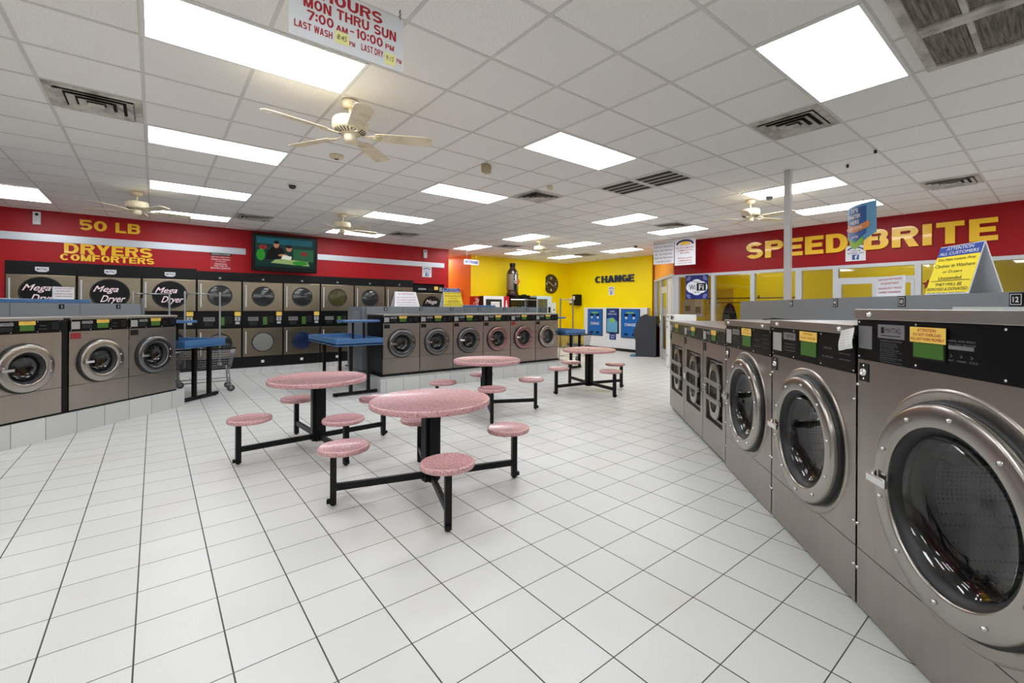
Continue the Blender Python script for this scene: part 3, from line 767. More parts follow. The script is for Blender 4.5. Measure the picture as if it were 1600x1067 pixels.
# left bank: line Y = X + 8.25, front to (1,1)
def onL(x, off=0.0, z=0.0):   # point on left bank front line at world X, offset back by off
    return (x - off * R2, x + 8.25 + off * R2, z)
washer_small('steel washer at the left edge of the picture, left of the black gap', onL(-1.05, 0, KERB), RZ_L, 'washers on the left kerb')
washer_small('steel washer with a red label by its door, middle of the left kerb', onL(-.50, 0, KERB), RZ_L, 'washers on the left kerb', platecol=M_redplate)
washer_small('steel washer with a dark door ring at the right end of the left kerb', onL(.0, 0, KERB), RZ_L, 'washers on the left kerb', ring=M_darkring)
t = thing('filler_panel', 'narrow black filler panel between two washers on the left kerb', 'filler panel', onL(-.775, 0, KERB), RZ_L)
MB().box(-.034, .01, 0, .034, .3, 1.05).build('panel', M_black, t); MB().box(-.034, .0, 1.05, .034, .3, 1.085).build('cap', M_darkmetal, t)
t = thing('left_kerb', 'white tiled kerb carrying the left washers', 'kerb', onL(.33, .0), RZ_L); t.name = 'tiled_kerb'
MB().box(-3.6, -.03, 0, .0, 1.5, KERB).build('tiles', M_plinth, t)
MB().box(-3.58, -.01, KERB, -.09, 1.4, KERB + .001).build('shadow_sheet', M_toe, t)  # thin black sheet standing in for the shadow under the washers
# middle row
mids = ['steel washer at the left end of the middle row, nearest the blue table', 'second steel washer from the left in the middle row', 'third steel washer from the left in the middle row',
        'steel washer with a rosy reflection coloured into its door ring, fourth in the middle row', 'steel washer with a red label and a rosy reflection coloured into its ring, fifth in the middle row', 'steel washer at the right end of the middle row']
for i, lab in enumerate(mids):
    washer_small(lab, (3.13 + .357 + i * .714, 8.0, KERB), 0, 'washers in the middle row', ring=M_rosereflect if i in (3, 4) else (M_darkring if i < 3 else None), platecol=M_redplate if i == 4 else None)
t = thing('tiled_kerb', 'white tiled kerb under the middle row of washers', 'kerb', (2.98, 7.70, 0))
MB().box(0, 0, 0, 4.5, 2.45, KERB - .02).build('tiles', M_plinth, t)
MB().box(.12, .27, KERB - .02, 4.45, 2.3, KERB).build('toe_strip', M_toe, t)

# consoles behind the washers
def console(label, loc, rz, x0, x1, y0, y1, z1, plates, zfloor=0.0, seams=()):
    t = thing('service_bulkhead', label, 'bulkhead', loc, rz)
    MB().box(x0, y0, zfloor, x1, y1, z1).build('cabinet', M_grey, t)
    m = MB()
    for x in seams: m.box(x - .002, y0 - .001, z1 - .15, x + .002, y0, z1)
    if seams: m.build('seams', M_darkmetal, t)
    for x, n in plates:
        p = MB().box(x - .035, y0 - .004, z1 - .085, x + .035, y0, z1 - .015).build('number_plate', M_black, t)
        MB().text(n, x, z1 - .05, .036, .032, -.0055 + y0, bold=.02).box(x - .028, y0 - .0055, z1 - .078, x + .028, y0 - .005, z1 - .076).box(x - .028, y0 - .0055, z1 - .024, x + .028, y0 - .005, z1 - .022).build('number', M_whitetext, p)
    return t
t = console('long grey bulkhead behind the middle row of washers', (0, 0, 0), 0, 3.13, 7.42, 8.80, 9.35, 1.49, [(3.5, '20'), (4.25, '21'), (4.97, '22'), (5.68, '23'), (6.4, '24'), (7.1, '25')], KERB, (3.86, 4.6, 5.3, 6.0, 6.7))
t2 = thing('electrical_cabinet', 'grey end cabinet beside the middle washer row, behind the blue table', 'cabinet', (3.06, 8.85, 0))
MB().box(0, 0, KERB, .068, .85, 1.485).build('body', mat('grey_metal', (120, 124, 128), .4), t2)
MB().box(-.006, .12, 1.15, 0, .55, 1.40).build('access_door', mat('grey_door', (132, 137, 142), .4), t2)
MB().lathe([(0, -.002), (.008, -.002), (.008, 0)], (-.006, .34, 1.38), 'x', 10).build('indicator_lamp', mat('lamp_green', (120, 255, 140), .4, emit=(120, 255, 140), estr=1.0), t2)
# left console; local origin on the kerb end
t = thing('service_bulkhead', 'grey bulkhead behind the left washers', 'bulkhead', onL(-.15 + .80 * R2, .80), RZ_L)
MB().box(-3.2, 0, KERB, .0, .5, 1.515).build('cabinet', M_grey, t)
m = MB()
for x in (-1.62, -.86): m.box(x - .002, -.001, 1.36, x + .002, 0, 1.51)
m.build('seams', M_darkmetal, t)
for x, n in ((-.35, '3'), (-1.08, '2')):
    p = MB().box(x - .03, -.004, 1.44, x + .03, 0, 1.50).build('number_plate', M_black, t); MB().text(n, x, 1.47, .02, .03, -.005).build('number', M_whitetext, p)
MB().rbox(0, -.02, KERB, .045, .03, 1.60, .006).build('end_post', M_cart, t)
t = thing('folding_shelf', 'blue speckled shelf lying on the left grey bulkhead', 'shelf', onL(-.66 + .82 * R2, .82, 1.516), RZ_L)
MB().rbox(-2.4, .0, 0, .0, .45, .05, .006).build('top', M_bluelam, t)
t = thing('folding_shelf', 'blue speckled shelf lying on the middle grey bulkhead', 'shelf', (5.35, 8.95, 1.491), 0)
MB().rbox(0, .0, 0, .9, .38, .04, .006).build('top', M_bluelam, t)

# right bank -------------------------------------------------------------
def onR(x, off=0.0, z=0.0):   # front line Y = X - 2 ; offset back toward (+x,-y)
    return (x + off * R2, x - 2.0 - off * R2, z)
def washer_big(label, xl, xr, H, R, cz, loc_near, near=False):
    w = (xl - xr) / R2; xm = (xl + xr) / 2; D = 1.0
    t = thing('front_load_washer', label, 'washing machine', onR(xm), RZ_R, 'large washers in the right bank')
    MB().box(-w / 2 + .002, .02, .03, -w / 2 + .012, D, H - .05).box(w / 2 - .012, .02, .03, w / 2 - .002, D, H - .05).box(-w / 2 + .012, D - .01, .03, w / 2 - .012, D, H - .05).box(-w / 2 + .01, .05, 0, w / 2 - .01, D - .02, .03).build('cabinet', M_steel, t)
    lid = MB().rbox(-w / 2 + .001, -.018, H - .05, w / 2 - .001, D, H, .003).build('lid', M_lid, t)
    m = MB()
    for a in (-w / 2 + .12, w / 2 - .12): m.lathe([(0, -.03), (.01, -.028), (.013, -.018)], (a, 0, H - .026), 'y', 12)
    m.build('lid_screws', M_chrome, lid)
    pz = H - .245
    control_panel(t, w, pz, H - .052, near)
    cx = 0.0
    fp_ = MB().holed(-w / 2 + .004, w / 2 - .004, .30, pz - .003, cx, cz, R * .84, 0, .03, 64).build('front_panel', M_steel, t)
    # pressed circular boss around the door
    MB().lathe([(R * 1.15, 0.0), (R * 1.135, -.006), (R * 1.12, -.0075), (R * 1.10, -.006), (R * 1.07, -.002), (R * .95, -.002)], (cx, 0, cz), 'y', 72).build('pressed_ring', M_steel, fp_)
    MB().box(-w / 2 + .004, 0, .012, w / 2 - .004, .02, .296).build('lower_panel', M_steel, t)
    x = -w / 2
    lp = MB().box(x + .02, -.004, pz - .108, x + .088, 0, pz - .02).build('lock_plate', M_darkmetal, t)
    MB().lathe([(.006, -.006), (.011, -.016), (.017, -.014), (.02, -.004)], (x + .054, 0, pz - .064), 'y', 20).lathe([(0, -.008), (.005, -.004)], (x + .054, 0, pz - .032), 'y', 8).lathe([(0, -.008), (.005, -.004)], (x + .054, 0, pz - .096), 'y', 8).build('lock', M_chrome, lp)
    m = MB()
    for z in (pz - .13, .42, .20):
        for s in (-1, 1): m.lathe([(0, -.012), (.007, -.010), (.009, 0)], (s * (w / 2 - .012), 0, z), 'y', 10)
    m.build('panel_screws', M_bolt, t)
    round_door(t, cx, cz, R, M_ring, True)
    drum(t, cx, cz, R * .70, .55)
    return t
washer_big('huge steel washer at the right edge, nearest the camera', 2.70, 1.86, 1.49, .40, .73, True, True)
washer_big('large steel washer left of the huge one, with a paper note at its corner', 3.40, 2.705, 1.41, .37, .70, True)
washer_big('large steel washer right of the three narrow washers', 4.11, 3.405, 1.385, .37, .70, True)

def stadium(cx, cz, rx, rz, n=28, p=2.6):
    out = []
    for j in range(n):
        a = 2 * PI * j / n; c, s = math.cos(a), math.sin(a)
        out.append((cx + rx * math.copysign(abs(c) ** (2 / p), c), cz + rz * math.copysign(abs(s) ** (2 / p), s)))
    return out
def washer_narrow(label, xl, xr):
    w = (xl - xr) / R2; xm = (xl + xr) / 2; D = 1.0; H = 1.30
    t = thing('front_load_washer', label, 'washing machine', onR(xm), RZ_R, 'narrow washers in the right bank')
    MB().box(-w / 2 + .002, .05, .04, w / 2 - .002, D, H - .04).box(-w / 2 + .03, .06, 0, w / 2 - .03, D, .04).build('cabinet', M_steel, t)
    MB().rbox(-w / 2 + .001, -.012, H - .035, w / 2 - .001, D, H, .003).build('lid', M_lid, t)
    control_panel(t, w, H - .17, H - .037, small_m=True)
    rx0, rx1, rz0, rz1 = -w / 2 + .12, w / 2 - .09, .31, .97
    f = MB().box(-w / 2 + .004, 0, rz1, w / 2 - .004, .05, H - .173).box(-w / 2 + .004, 0, .04, w / 2 - .004, .05, rz0).box(-w / 2 + .004, 0, rz0, rx0, .05, rz1).box(rx1, 0, rz0, w / 2 - .004, .05, rz1)
    f.build('front_panel', M_steel, t)
    MB().box(-w / 2 + .02, -.004, H - .27, -w / 2 + .1, 0, H - .185).build('coin_plate', M_black, t)
    MB().box(rx0, .045, rz0, rx1, .049, rz1).build('recess', M_darkmetal, t)
    cx, cz = (rx0 + rx1) / 2, (rz0 + rz1) / 2
    d = MB(); a = stadium(cx, cz, .185, .285); b = stadium(cx, cz, .125, .215); n = len(a)
    vs = [(x, .0, z) for x, z in a] + [(x, .04, z) for x, z in a] + [(x, -.008, z) for x, z in b] + [(x, .04, z) for x, z in b]
    fs = []
    for i in range(n):
        j = (i + 1) % n
        fs += [(i, j, n + j, n + i), (i, 2 * n + i, 2 * n + j, j), (2 * n + i, 3 * n + i, 3 * n + j, 2 * n + j)]
    d.add(vs, fs); dd = d.build('door', M_ring, t)
    MB().panel(stadium(cx, cz, .124, .214), .034, .042).build('glass', M_smoke, dd)
    m = MB().box(rx0 + .035, .028, rz0 + .03, rx0 + .05, .044, rz1 - .03).box(rx1 - .05, .028, rz0 + .03, rx1 - .035, .044, rz1 - .03).box(rx0 + .05, .028, rz0 + .03, rx1 - .05, .044, rz0 + .045).box(rx0 + .05, .028, rz1 - .045, rx1 - .05, .044, rz1 - .03)
    m.build('door_frame', M_steel, dd)
    for z in (cz + .085, cz - .085): MB().rbox(rx0 + .01, -.03, z - .022, rx1 - .02, -.006, z + .022, .004).build('door_bar', M_lid, dd)
    MB().rbox(rx0 + .02, -.045, cz - .035, rx0 + .11, -.02, cz + .035, .006).build('latch', M_chrome, dd)
    return t
washer_narrow('narrow steel washer next to the large round-door washer', 4.655, 4.115)
washer_narrow('narrow steel washer in the middle of three with barred oval doors', 5.27, 4.66)
washer_narrow('narrow steel washer at the far end of the right bank', 5.90, 5.275)
t = thing('service_bulkhead', 'long grey bulkhead behind the right bank, carrying number plates', 'bulkhead', onR(0, .99), RZ_R)
ue = lambda X: -(X - .99 * R2) / R2      # world X on the console face -> local x
MB().box(ue(6.55), 0, 0, ue(.4), .55, 1.59).build('cabinet', M_grey, t)
for X, n in ((5.44, '8'), (4.83, '9'), (4.22, '10'), (3.60, '12')):
    x = ue(X)
    p = MB().box(x - .04, -.004, 1.51, x + .04, 0, 1.585).build('number_plate', M_black, t)
    MB().text(n, x, 1.547, .034, .030, -.0055, bold=.02).box(x - .032, -.0052, 1.518, x + .032, -.0048, 1.521).box(x - .032, -.0052, 1.574, x + .032, -.0048, 1.577).box(x - .032, -.0052, 1.521, x - .029, -.0048, 1.574).box(x + .029, -.0052, 1.521, x + .032, -.0048, 1.574).build('number', M_whitetext, p)
# post standing in the console
t = thing('support_post', 'white square post rising from the right bulkhead to the ceiling', 'post', (5.97, 2.28, 1.59), .0)
MB().rbox(-.036, -.036, 0, .036, .036, CEIL - 1.595, .004).build('post', mat('post_white', (196, 192, 188), .4), t)
# wire hoses on washers and small paper
small('rubber_strap', 'black rubber strap lying on top of the washer beside the bulkhead', 'strap', MB().tube([(0, 0, .012), (.15, .02, .02), (.35, .03, .014), (.55, .05, .012)], .011, 6), M_black, onR(3.95, .25, 1.385), RZ_R)
small('cable', 'thin black cable lying on the narrow washers', 'cable', MB().tube([(0, 0, .008), (.1, .03, .018), (.3, .06, .012), (.45, .02, .008)], .007, 6), M_black, onR(4.7, .3, 1.30), RZ_R)
small('paper_card', 'white card lying flat on the lid of the huge right washer', 'card', MB().box(0, 0, 0, .24, .10, .012), M_white, onR(2.55, .28, 1.49), RZ_R)
p = thing('paper_note', 'crumpled white paper note taped across the corner of the huge washer', 'note', onR(2.735, -.02, 1.335), RZ_R)
m = MB(); n = 8; vs = []; fs = []
for i in range(n + 1):
    for j in range(n + 1):
        u, v = i / n, j / n
        vs.append(((u - .5) * .115 + .012 * v, -.012 + .006 * math.sin(u * 7) * (1 - v) - .004 * math.sin(v * 5), (v - .5) * .105 + .022 * (u - .5)))
for i in range(n):
    for j in range(n): a = i * (n + 1) + j; fs.append((a, a + n + 1, a + n + 2, a + 1))
m.add(vs, fs, True); m.build('sheet', M_paper, p)
m = MB()
for k in range(7): m.text('please notice this washer load', 0.004, .035 - k * .013, random.uniform(.07, .09), .006, -.019, tilt=.19)
m.build('writing', M_greytext, p)

# ------------------------------------------------------------------ dryers
def dryer(label, x0, x1, mega=False, top=2.23, glass=(None, None)):
    w = x1 - x0; t = thing('stacked_dryer', label, 'dryer', ((x0 + x1) / 2, YD - .0, 0), 0, 'dryers along the red wall')
    h = w / 2 - .003
    MB().box(-h, .0, .34, h, .8, top - .001).build('cabinet', M_black, t)
    MB().box(-h, -.012, 2.035, h, .0, top).build('header', M_black, t)
    if mega:
        b = MB().panel([(-.085, .045), (.085, .045), (.085, -.02), (.045, -.045), (-.045, -.045), (-.085, -.02)], -.018, -.012)
        b.v = [(x, y, z + 2.13) for x, y, z in b.v]; b = b.build('brand_badge', M_signwhite, t)
        MB().text('MAYTAG', 0, 2.135, .13, .04, -.0185, bold=.02).build('badge_lettering', M_blacktext, b)
    else:
        MB().box(-.022, -.016, 2.075, .022, -.012, 2.115).build('small_plate', M_silver, t)
    for zi, (a, b_) in enumerate(((1.375, 2.03), (.345, .99))):
        cz = a + (.335 if zi == 0 else .32)
        r = .275 if mega else .215
        dd = MB().rbox(-h + .012, -.035, a, h - .012, -.001, b_, .006).build('door', M_dsteel, t)
        MB().lathe([(r + .012, -.036), (r + .008, -.044), (r - .004, -.046), (r - .012, -.038)], (0, 0, cz), 'y', 48).build('window_rim', M_gasket, dd)
        if mega:
            MB().disc((0, -.039, cz), r - .004).build('window_disc', M_black, dd)
            MB().text('Mega', -.06, cz + .075, .36, .15, -.0405, shear=.45, bold=.01).text('Dryer', .04, cz - .115, .36, .17, -.0405, shear=.45, bold=.01).build('mega_lettering', M_pinktext, dd)
        else:
            MB().lathe([(r - .01, -.038), (r * .6, -.046), (0, -.05)], (0, 0, cz), 'y', 40).build('window', glass[zi] or M_smoke, dd)
            MB().rbox(-h + .055, -.062, cz - .25, -h + .08, -.044, cz + .25, .004).rbox(-h + .06, -.046, cz - .24, -h + .075, -.034, cz - .2, .002).rbox(-h + .06, -.046, cz + .2, -h + .075, -.034, cz + .24, .002).build('handle', M_trim, dd)
        if mega:
            MB().rbox(-h + .045, -.058, cz - .27, -h + .07, -.036, cz + .25, .004).build('handle', M_trim, dd)
    c = MB().box(-h, -.008, .995, h, .0, 1.37).build('control_strip', M_panel, t)
    MB().box(-.29, -.012, 1.15, -.09, -.008, 1.24).build('brand_plate', mat('plate_dim', (110, 112, 112), .5), c)
    MB().text('MAYTAG', -.19, 1.205, .15, .035, -.0125).build('brand_lettering', M_blacktext, c)
    MB().box(.0, -.012, 1.06, .085, -.008, 1.24).build('display', M_green, c)
    m = MB()
    for k in range(4): m.text('press to select heat', .16, 1.24 - k * .04, .12, .016, -.0085)
    for k in range(3): m.text('deposit coins to start', -.19, 1.12 - k * .03, .14, .014, -.0085)
    m.build('instructions', M_greytext, c)
    MB().box(.27, -.012, 1.265, .385, -.008, 1.36).build('yellow_sticker', M_yellow_s, c)
    MB().box(.275, -.012, 1.155, .375, -.008, 1.245).box(.285, -.012, 1.08, .365, -.008, 1.135).build('white_label', mat('label_white', (170, 170, 170), .6), c)
    MB().text('$', .325, 1.2, .04, .06, -.0125).build('label_lettering', M_blacktext, c)
    b = MB().box(-h, -.004, .10, h, .8, .338).build('base', M_black, t)
    MB().box(-.03, -.010, .19, .03, -.004, .25).build('base_plate', M_white, b)
    return t
for i, (a, b, lab) in enumerate(((-1.99, -1.10, 'wide dryer at far left marked Mega Dryer, behind a white card sign'), (-1.10, -.19, 'wide dryer marked Mega Dryer, second from the left'), (-.19, .69, 'wide dryer marked Mega Dryer, beside the narrower dryers'))):
    dryer(lab, a, b, True, 2.27)
names = ['steel stacked dryer right of the wide ones, seen behind the cart pole', 'steel stacked dryer under the left half of the television, pale load in its lower window', 'steel stacked dryer under the right half of the television, blue load in its lower window',
         'steel stacked dryer with a yellowish reflection coloured into its upper window, right of the television', 'steel stacked dryer just left of the white attention sign', 'steel stacked dryer behind the white attention sign']
for i, lab in enumerate(names):
    dryer(lab, .69 + i * .815, .69 + (i + 1) * .815, glass={1: (None, mat('window_pale', (118, 118, 116), .3)), 2: (None, mat('window_blue', (16, 32, 66), .2)), 3: (mat('window_yellow_reflection', (66, 62, 26), .15), None)}.get(i, (None, None)))  # the olive upper window has a yellowish reflection put into its colour
# last low dryer with controls on top
t = thing('single_dryer', 'low wide dryer marked Mega with controls on top, end of the wall', 'dryer', (6.07, YD, 0))
MB().box(-.48, 0, .10, .48, .8, 2.12).build('cabinet', M_black, t)
c = MB().box(-.48, -.012, 1.90, .48, 0, 2.12).build('control_strip', M_panel, t)
MB().box(.16, -.016, 1.98, .28, -.012, 2.08).build('yellow_sticker', M_yellow_s, c)
MB().box(-.34, -.016, 1.97, -.1, -.012, 2.02).box(.32, -.016, 1.94, .42, -.012, 2.06).build('brand_plate', M_silver, c)
MB().box(-.03, -.016, 1.94, .1, -.012, 2.04).build('display', M_darkmetal, c)
dd = MB().rbox(-.46, -.035, .45, .46, -.001, 1.88, .006).build('door', M_dsteel, t)
MB().disc((.08, -.039, 1.5), .30).build('window_disc', M_black, dd)
MB().text('Mega', .05, 1.62, .36, .14, -.041, shear=.45).text('Dryer', .12, 1.40, .36, .15, -.041, shear=.45).build('mega_lettering', M_pinktext, dd)
t = thing('tiled_kerb', 'low white tiled kerb along the foot of the dryers', 'kerb', (-1.99, YD - .10, 0))
MB().box(-3, 0, 0, 8.55, .09, .095).build('tiles', M_plinth, t)

# wall lettering and signs on the dryer wall -------------------------------
def sign(name, label, cat, loc, rz, group=None): return thing(name, label, cat, loc, rz, group)
t = thing('wall_lettering', 'yellow lettering reading 50 LB on the red wall', 'lettering', (-.65, YD, 3.0), 0, None)
for l_ in block_letters('50 LB', 0, 0, .86, .195, 0, .012): l_.build('letter', M_letter, t)
t = thing('wall_lettering', 'yellow lettering reading DRYERS COMFORTERS above the wide dryers', 'lettering', (-.65, YD, 2.5), 0, None)
for l_ in block_letters('DRYERS', 0, .042, 1.24, .19, 0, .012) + block_letters('COMFORTERS', -.01, -.122, 1.32, .12, 0, .012): l_.build('letter', M_letter, t)
t = sign('wall_notice', 'red notice with white text left of the television', 'notice', (1.11, YD, 2.47), 0)
MB().box(-.19, -.004, -.20, .19, 0, .17).build('panel', M_redtext, t)
MB().box(-.19, -.006, .11, .19, -.004, .17).build('header', M_black, t)
m = MB()
for k, s_ in enumerate(('Do Not Leave Any', 'Clothes in Washers', 'or Dryers', 'Unattended.', 'THEY WILL BE', 'REMOVED & DONATED')): m.text(s_, 0, .08 - k * .048, [.32, .33, .18, .22, .24, .35][k], .03, -.005)
m.text('ATTENTION ALL CUSTOMERS', 0, .14, .34, .03, -.0065); m.build('lettering', M_whitetext, t)
def like_sign(loc, rz, label, w, h):
    t = sign('social_sticker', label, 'sticker', loc, rz, 'like and share stickers')
    MB().box(-w / 2, -.005, -h / 2, w / 2, 0, h / 2).build('panel', M_signwhite, t)
    a = []
    for k in range(13): q = PI * (k + .5) / 13 ; a.append((math.cos(q) * w * .42, h * .18 + math.sin(q) * h * .22))
    b = [(x * .8, h * .18 + (z - h * .18) * .65) for x, z in a][::-1]
    MB().panel(a + b, -.007, -.005).build('arch_emblem', M_bluetext, t)
    MB().text('LIKE &', 0, h * .15, w * .5, h * .09, -.006, bold=.01).text('SHARE ON', 0, h * .0, w * .8, h * .10, -.006, bold=.01).build('lettering', M_bluetext, t)
    MB().box(-w * .17, -.007, -h * .42, w * .17, -.005, -h * .10).build('logo_square', mat('logo_blue', (36, 70, 140), .5), t)
    MB().text('f', w * .03, -h * .27, w * .14, h * .26, -.008, bold=.03).build('logo_letter', M_whitetext, t)
like_sign((6.0, YD, 2.49), 0, 'small white like and share sticker at the end of the red dryer wall', .29, .29)
like_sign((XR, 2.72, 2.565), -PI / 2, 'white like and share sticker on the red fascia below the blue banner', .33, .30)
like_sign((XC, 10.55, 2.08), -PI / 2, 'small white like and share sticker below the CHANGE lettering', .26, .30)
for x, z, lab in ((-1.61, 3.05, 'white wall speaker on the red wall at far left'), (5.93, 3.01, 'white wall speaker on the red wall near the orange corner')):
    t = thing('wall_speaker', lab, 'speaker', (x, YD, z), 0, 'white wall speakers')
    MB().rbox(-.05, -.05, -.12, .05, 0, .11, .008).build('body', M_signwhite, t)
    MB().lathe([(0, -.056), (.02, -.055), (.022, -.05)], (0, 0, .06), 'y', 16).build('lens', M_black, t)
    MB().lathe([(0, -.054), (.012, -.053), (.013, -.05)], (0, 0, -.03), 'y', 12).build('button', M_white, t)
# television
t = thing('television', 'black flat television showing a green programme, high on the red wall', 'television', (2.31, 11.72, 2.69), 0)
tm = Matrix.Rotation(math.radians(5), 4, 'X')
b = MB().rbox(-.67, -.02, -.42, .67, .06, .42, .02).rbox(-.4, .06, -.25, .4, .11, .2, .02).xf(tm).build('casing', M_black, t)
MB().box(-.12, .1, -.12, .12, .33, .12).build('wall_bracket', M_blackm, t)
def scr(name, col, mb, e=.7): mb.xf(tm).build(name, mat('screen_' + name + str(col[0]), (6, 6, 6), .3, spec=.2, emit=col, estr=e), sc)
sc = MB().box(-.60, -.024, -.31, .60, -.021, .37).xf(tm).build('screen', mat('screen_back', (4, 6, 6), .2, spec=.2, emit=(10, 52, 46), estr=.6), t)
scr('picture_wall', (40, 96, 60), MB().box(.15, -.0262, -.16, .58, -.025, .12))
scr('picture_teal', (20, 86, 100), MB().box(-.58, -.0262, .20, .55, -.025, .33))
scr('picture_table', (150, 176, 110), MB().panel([(-.30, -.22), (.50, -.26), (.46, -.16), (-.18, -.10)], -.0268, -.0262))
scr('picture_leaves', (44, 140, 40), MB().disc((-.50, -.0275, -.05), .085, rz=.13).disc((.30, -.0275, -.20), .16, rz=.05))
scr('picture_shirt', (16, 14, 18), MB().panel([(-.40, -.16), (-.02, -.12), (-.04, .08), (-.16, .16), (-.28, .14), (-.38, .02)], -.0278, -.0272), .2)
scr('picture_face', (196, 132, 100), MB().disc((-.20, -.0285, .19), .055, rz=.075).disc((.06, -.0285, .12), .06, rz=.07).disc((-.06, -.0285, -.04), .1, rz=.03), .6)
scr('picture_hair', (24, 14, 10), MB().disc((-.20, -.0292, .245), .06, rz=.035).disc((.06, -.0292, .165), .062, rz=.035), .2)
scr('picture_red', (150, 40, 40), MB().disc((.38, -.0272, .02), .07, rz=.05).disc((-.46, -.0272, .12), .08, rz=.05), .6)
scr('picture_paper', (220, 220, 200), MB().panel([(-.10, -.12), (.10, -.14), (.12, -.06), (-.06, -.03)], -.0288, -.0282), .8)

# ------------------------------------------------------------------ round tables with stools
def round_table(label, c, seats, top_z=.745):
    t = thing('picnic_table', label, 'table', (c[0], c[1], 0), 0, 'round pink tables with attached stools')
    R = .475
    MB().lathe([(0, .70), (R - .02, .70), (R - .004, .702), (R, .708), (R, .738), (R - .006, .745), (R - .014, .746), (R - .02, .743), (0, .743)], n=72).build('tabletop', M_pink, t)
    MB().box(-.065, -.04, .09, .065, .04, .70).box(-.04, -.065, .09, .04, .065, .70).box(-.16, -.16, .69, .16, .16, .70).build('post', M_black, t)
    for lx, ly, sx, sy in seats:
        l = Vector((lx - c[0], ly - c[1], 0)); s = Vector((sx - c[0], sy - c[1], 0)); d = l.normalized()
        MB().beam((d.x * .05, d.y * .05, .135), (l.x, l.y, .135), .03, .05).build('arm', M_black, t)
        a = math.atan2(d.y, d.x); m = Matrix.Translation(l) @ Matrix.Rotation(a, 4, 'Z')
        MB().box(-.022, -.022, .012, .022, .022, .432).box(-.022, -.016, .02, .045, .016, .05).box(-.012, -.012, 0, .012, .012, .012).xf(m).build('stool_leg', M_black, t)
        MB().lathe([(0, .42), (.165, .42), (.178, .426), (.182, .436), (.182, .452), (.176, .460), (.166, .461), (.158, .458), (0, .458)], (s.x, s.y, 0), n=48).build('seat', M_pink, t)
    return t
round_table('round pink table in front, nearest the camera', (1.72, 3.37), [(1.03, 3.58, 1.08, 3.50), (1.50, 2.69, 1.50, 2.70), (2.41, 3.16, 2.33, 3.14), (1.95, 4.05, 1.90, 3.92)])
round_table('round pink table at left, behind and left of the nearest one', (1.32, 5.12), [(.61, 5.08, .68, 4.92), (1.38, 4.41, 1.34, 4.36), (2.03, 5.16, 1.93, 5.12), (1.27, 5.84, 1.25, 5.66)])
round_table('round pink table in front of the middle washer row', (3.64, 5.42), [(3.30, 4.80, 3.30, 4.80), (4.27, 5.09, 4.18, 5.08), (3.01, 5.72, 3.06, 5.64), (3.97, 6.05, 3.90, 5.96)])
round_table('farthest round table with a sandy pink top, near the change wall', (5.98, 5.63), [(5.27, 5.73, 5.30, 5.70), (5.84, 4.92, 5.74, 4.92), (6.66, 5.45, 6.52, 5.48), (6.18, 6.33, 6.08, 6.20)])

# ------------------------------------------------------------------ blue folding tables
def folding_table(label, loc, rz, w, L, shelf):
    t = thing('folding_table', label, 'folding table', loc, rz, 'blue laundry folding tables')
    m = MB().rbox(0, 0, .84, w, L, .875, .008)
    m.rbox(0, 0, .83, w, .03, .95, .006).rbox(0, L - .03, .83, w, L, .95, .006).rbox(0, .03, .83, .03, L - .03, .95, .006).rbox(w - .03, .03, .83, w, L - .03, .95, .006)
    m.build('tabletop', M_bluelam, t)
    for y in (.08, L - .12):
        MB().box(-.02, y - .025, .012, w - .08, y + .025, .06).lathe([(0, 0), (.015, 0), (.015, .015)], (.03, y, 0), n=8).lathe([(0, 0), (.015, 0), (.015, .015)], (w - .12, y, 0), n=8).build('base_bar', M_black, t)
        for x in (.26, .55): MB().box(x - .025, y - .025, .06, x + .025, y + .025, .84).build('leg', M_black, t)
    x0, x1, y0, y1 = shelf; ym = (y0 + y1) / 2
    for x in (x0 + (x1 - x0) * .35, x0 + (x1 - x0) * .65): MB().box(x - .015, ym - .015, .87, x + .015, ym + .015, 1.21).build('shelf_post', M_black, t)
    MB().rbox(x0, y0, 1.21, x1, y1, 1.25, .006).build('upper_shelf', M_bluelam, t)
    return t
folding_table('blue speckled folding table beside the left washers', (.36, 8.71, 0), RZ_L, .80, 1.35, (.12, .62, .35, .75))
folding_table('blue speckled folding table at the left end of the middle row', (2.26, 7.74, 0), 0, .78, 1.75, (.22, .86, .35, .75)).name = 'folding_table'
folding_table('blue speckled folding table at the right end of the middle row', (7.47, 7.80, 0), 0, .68, 1.5, (.05, .45, .45, .85))

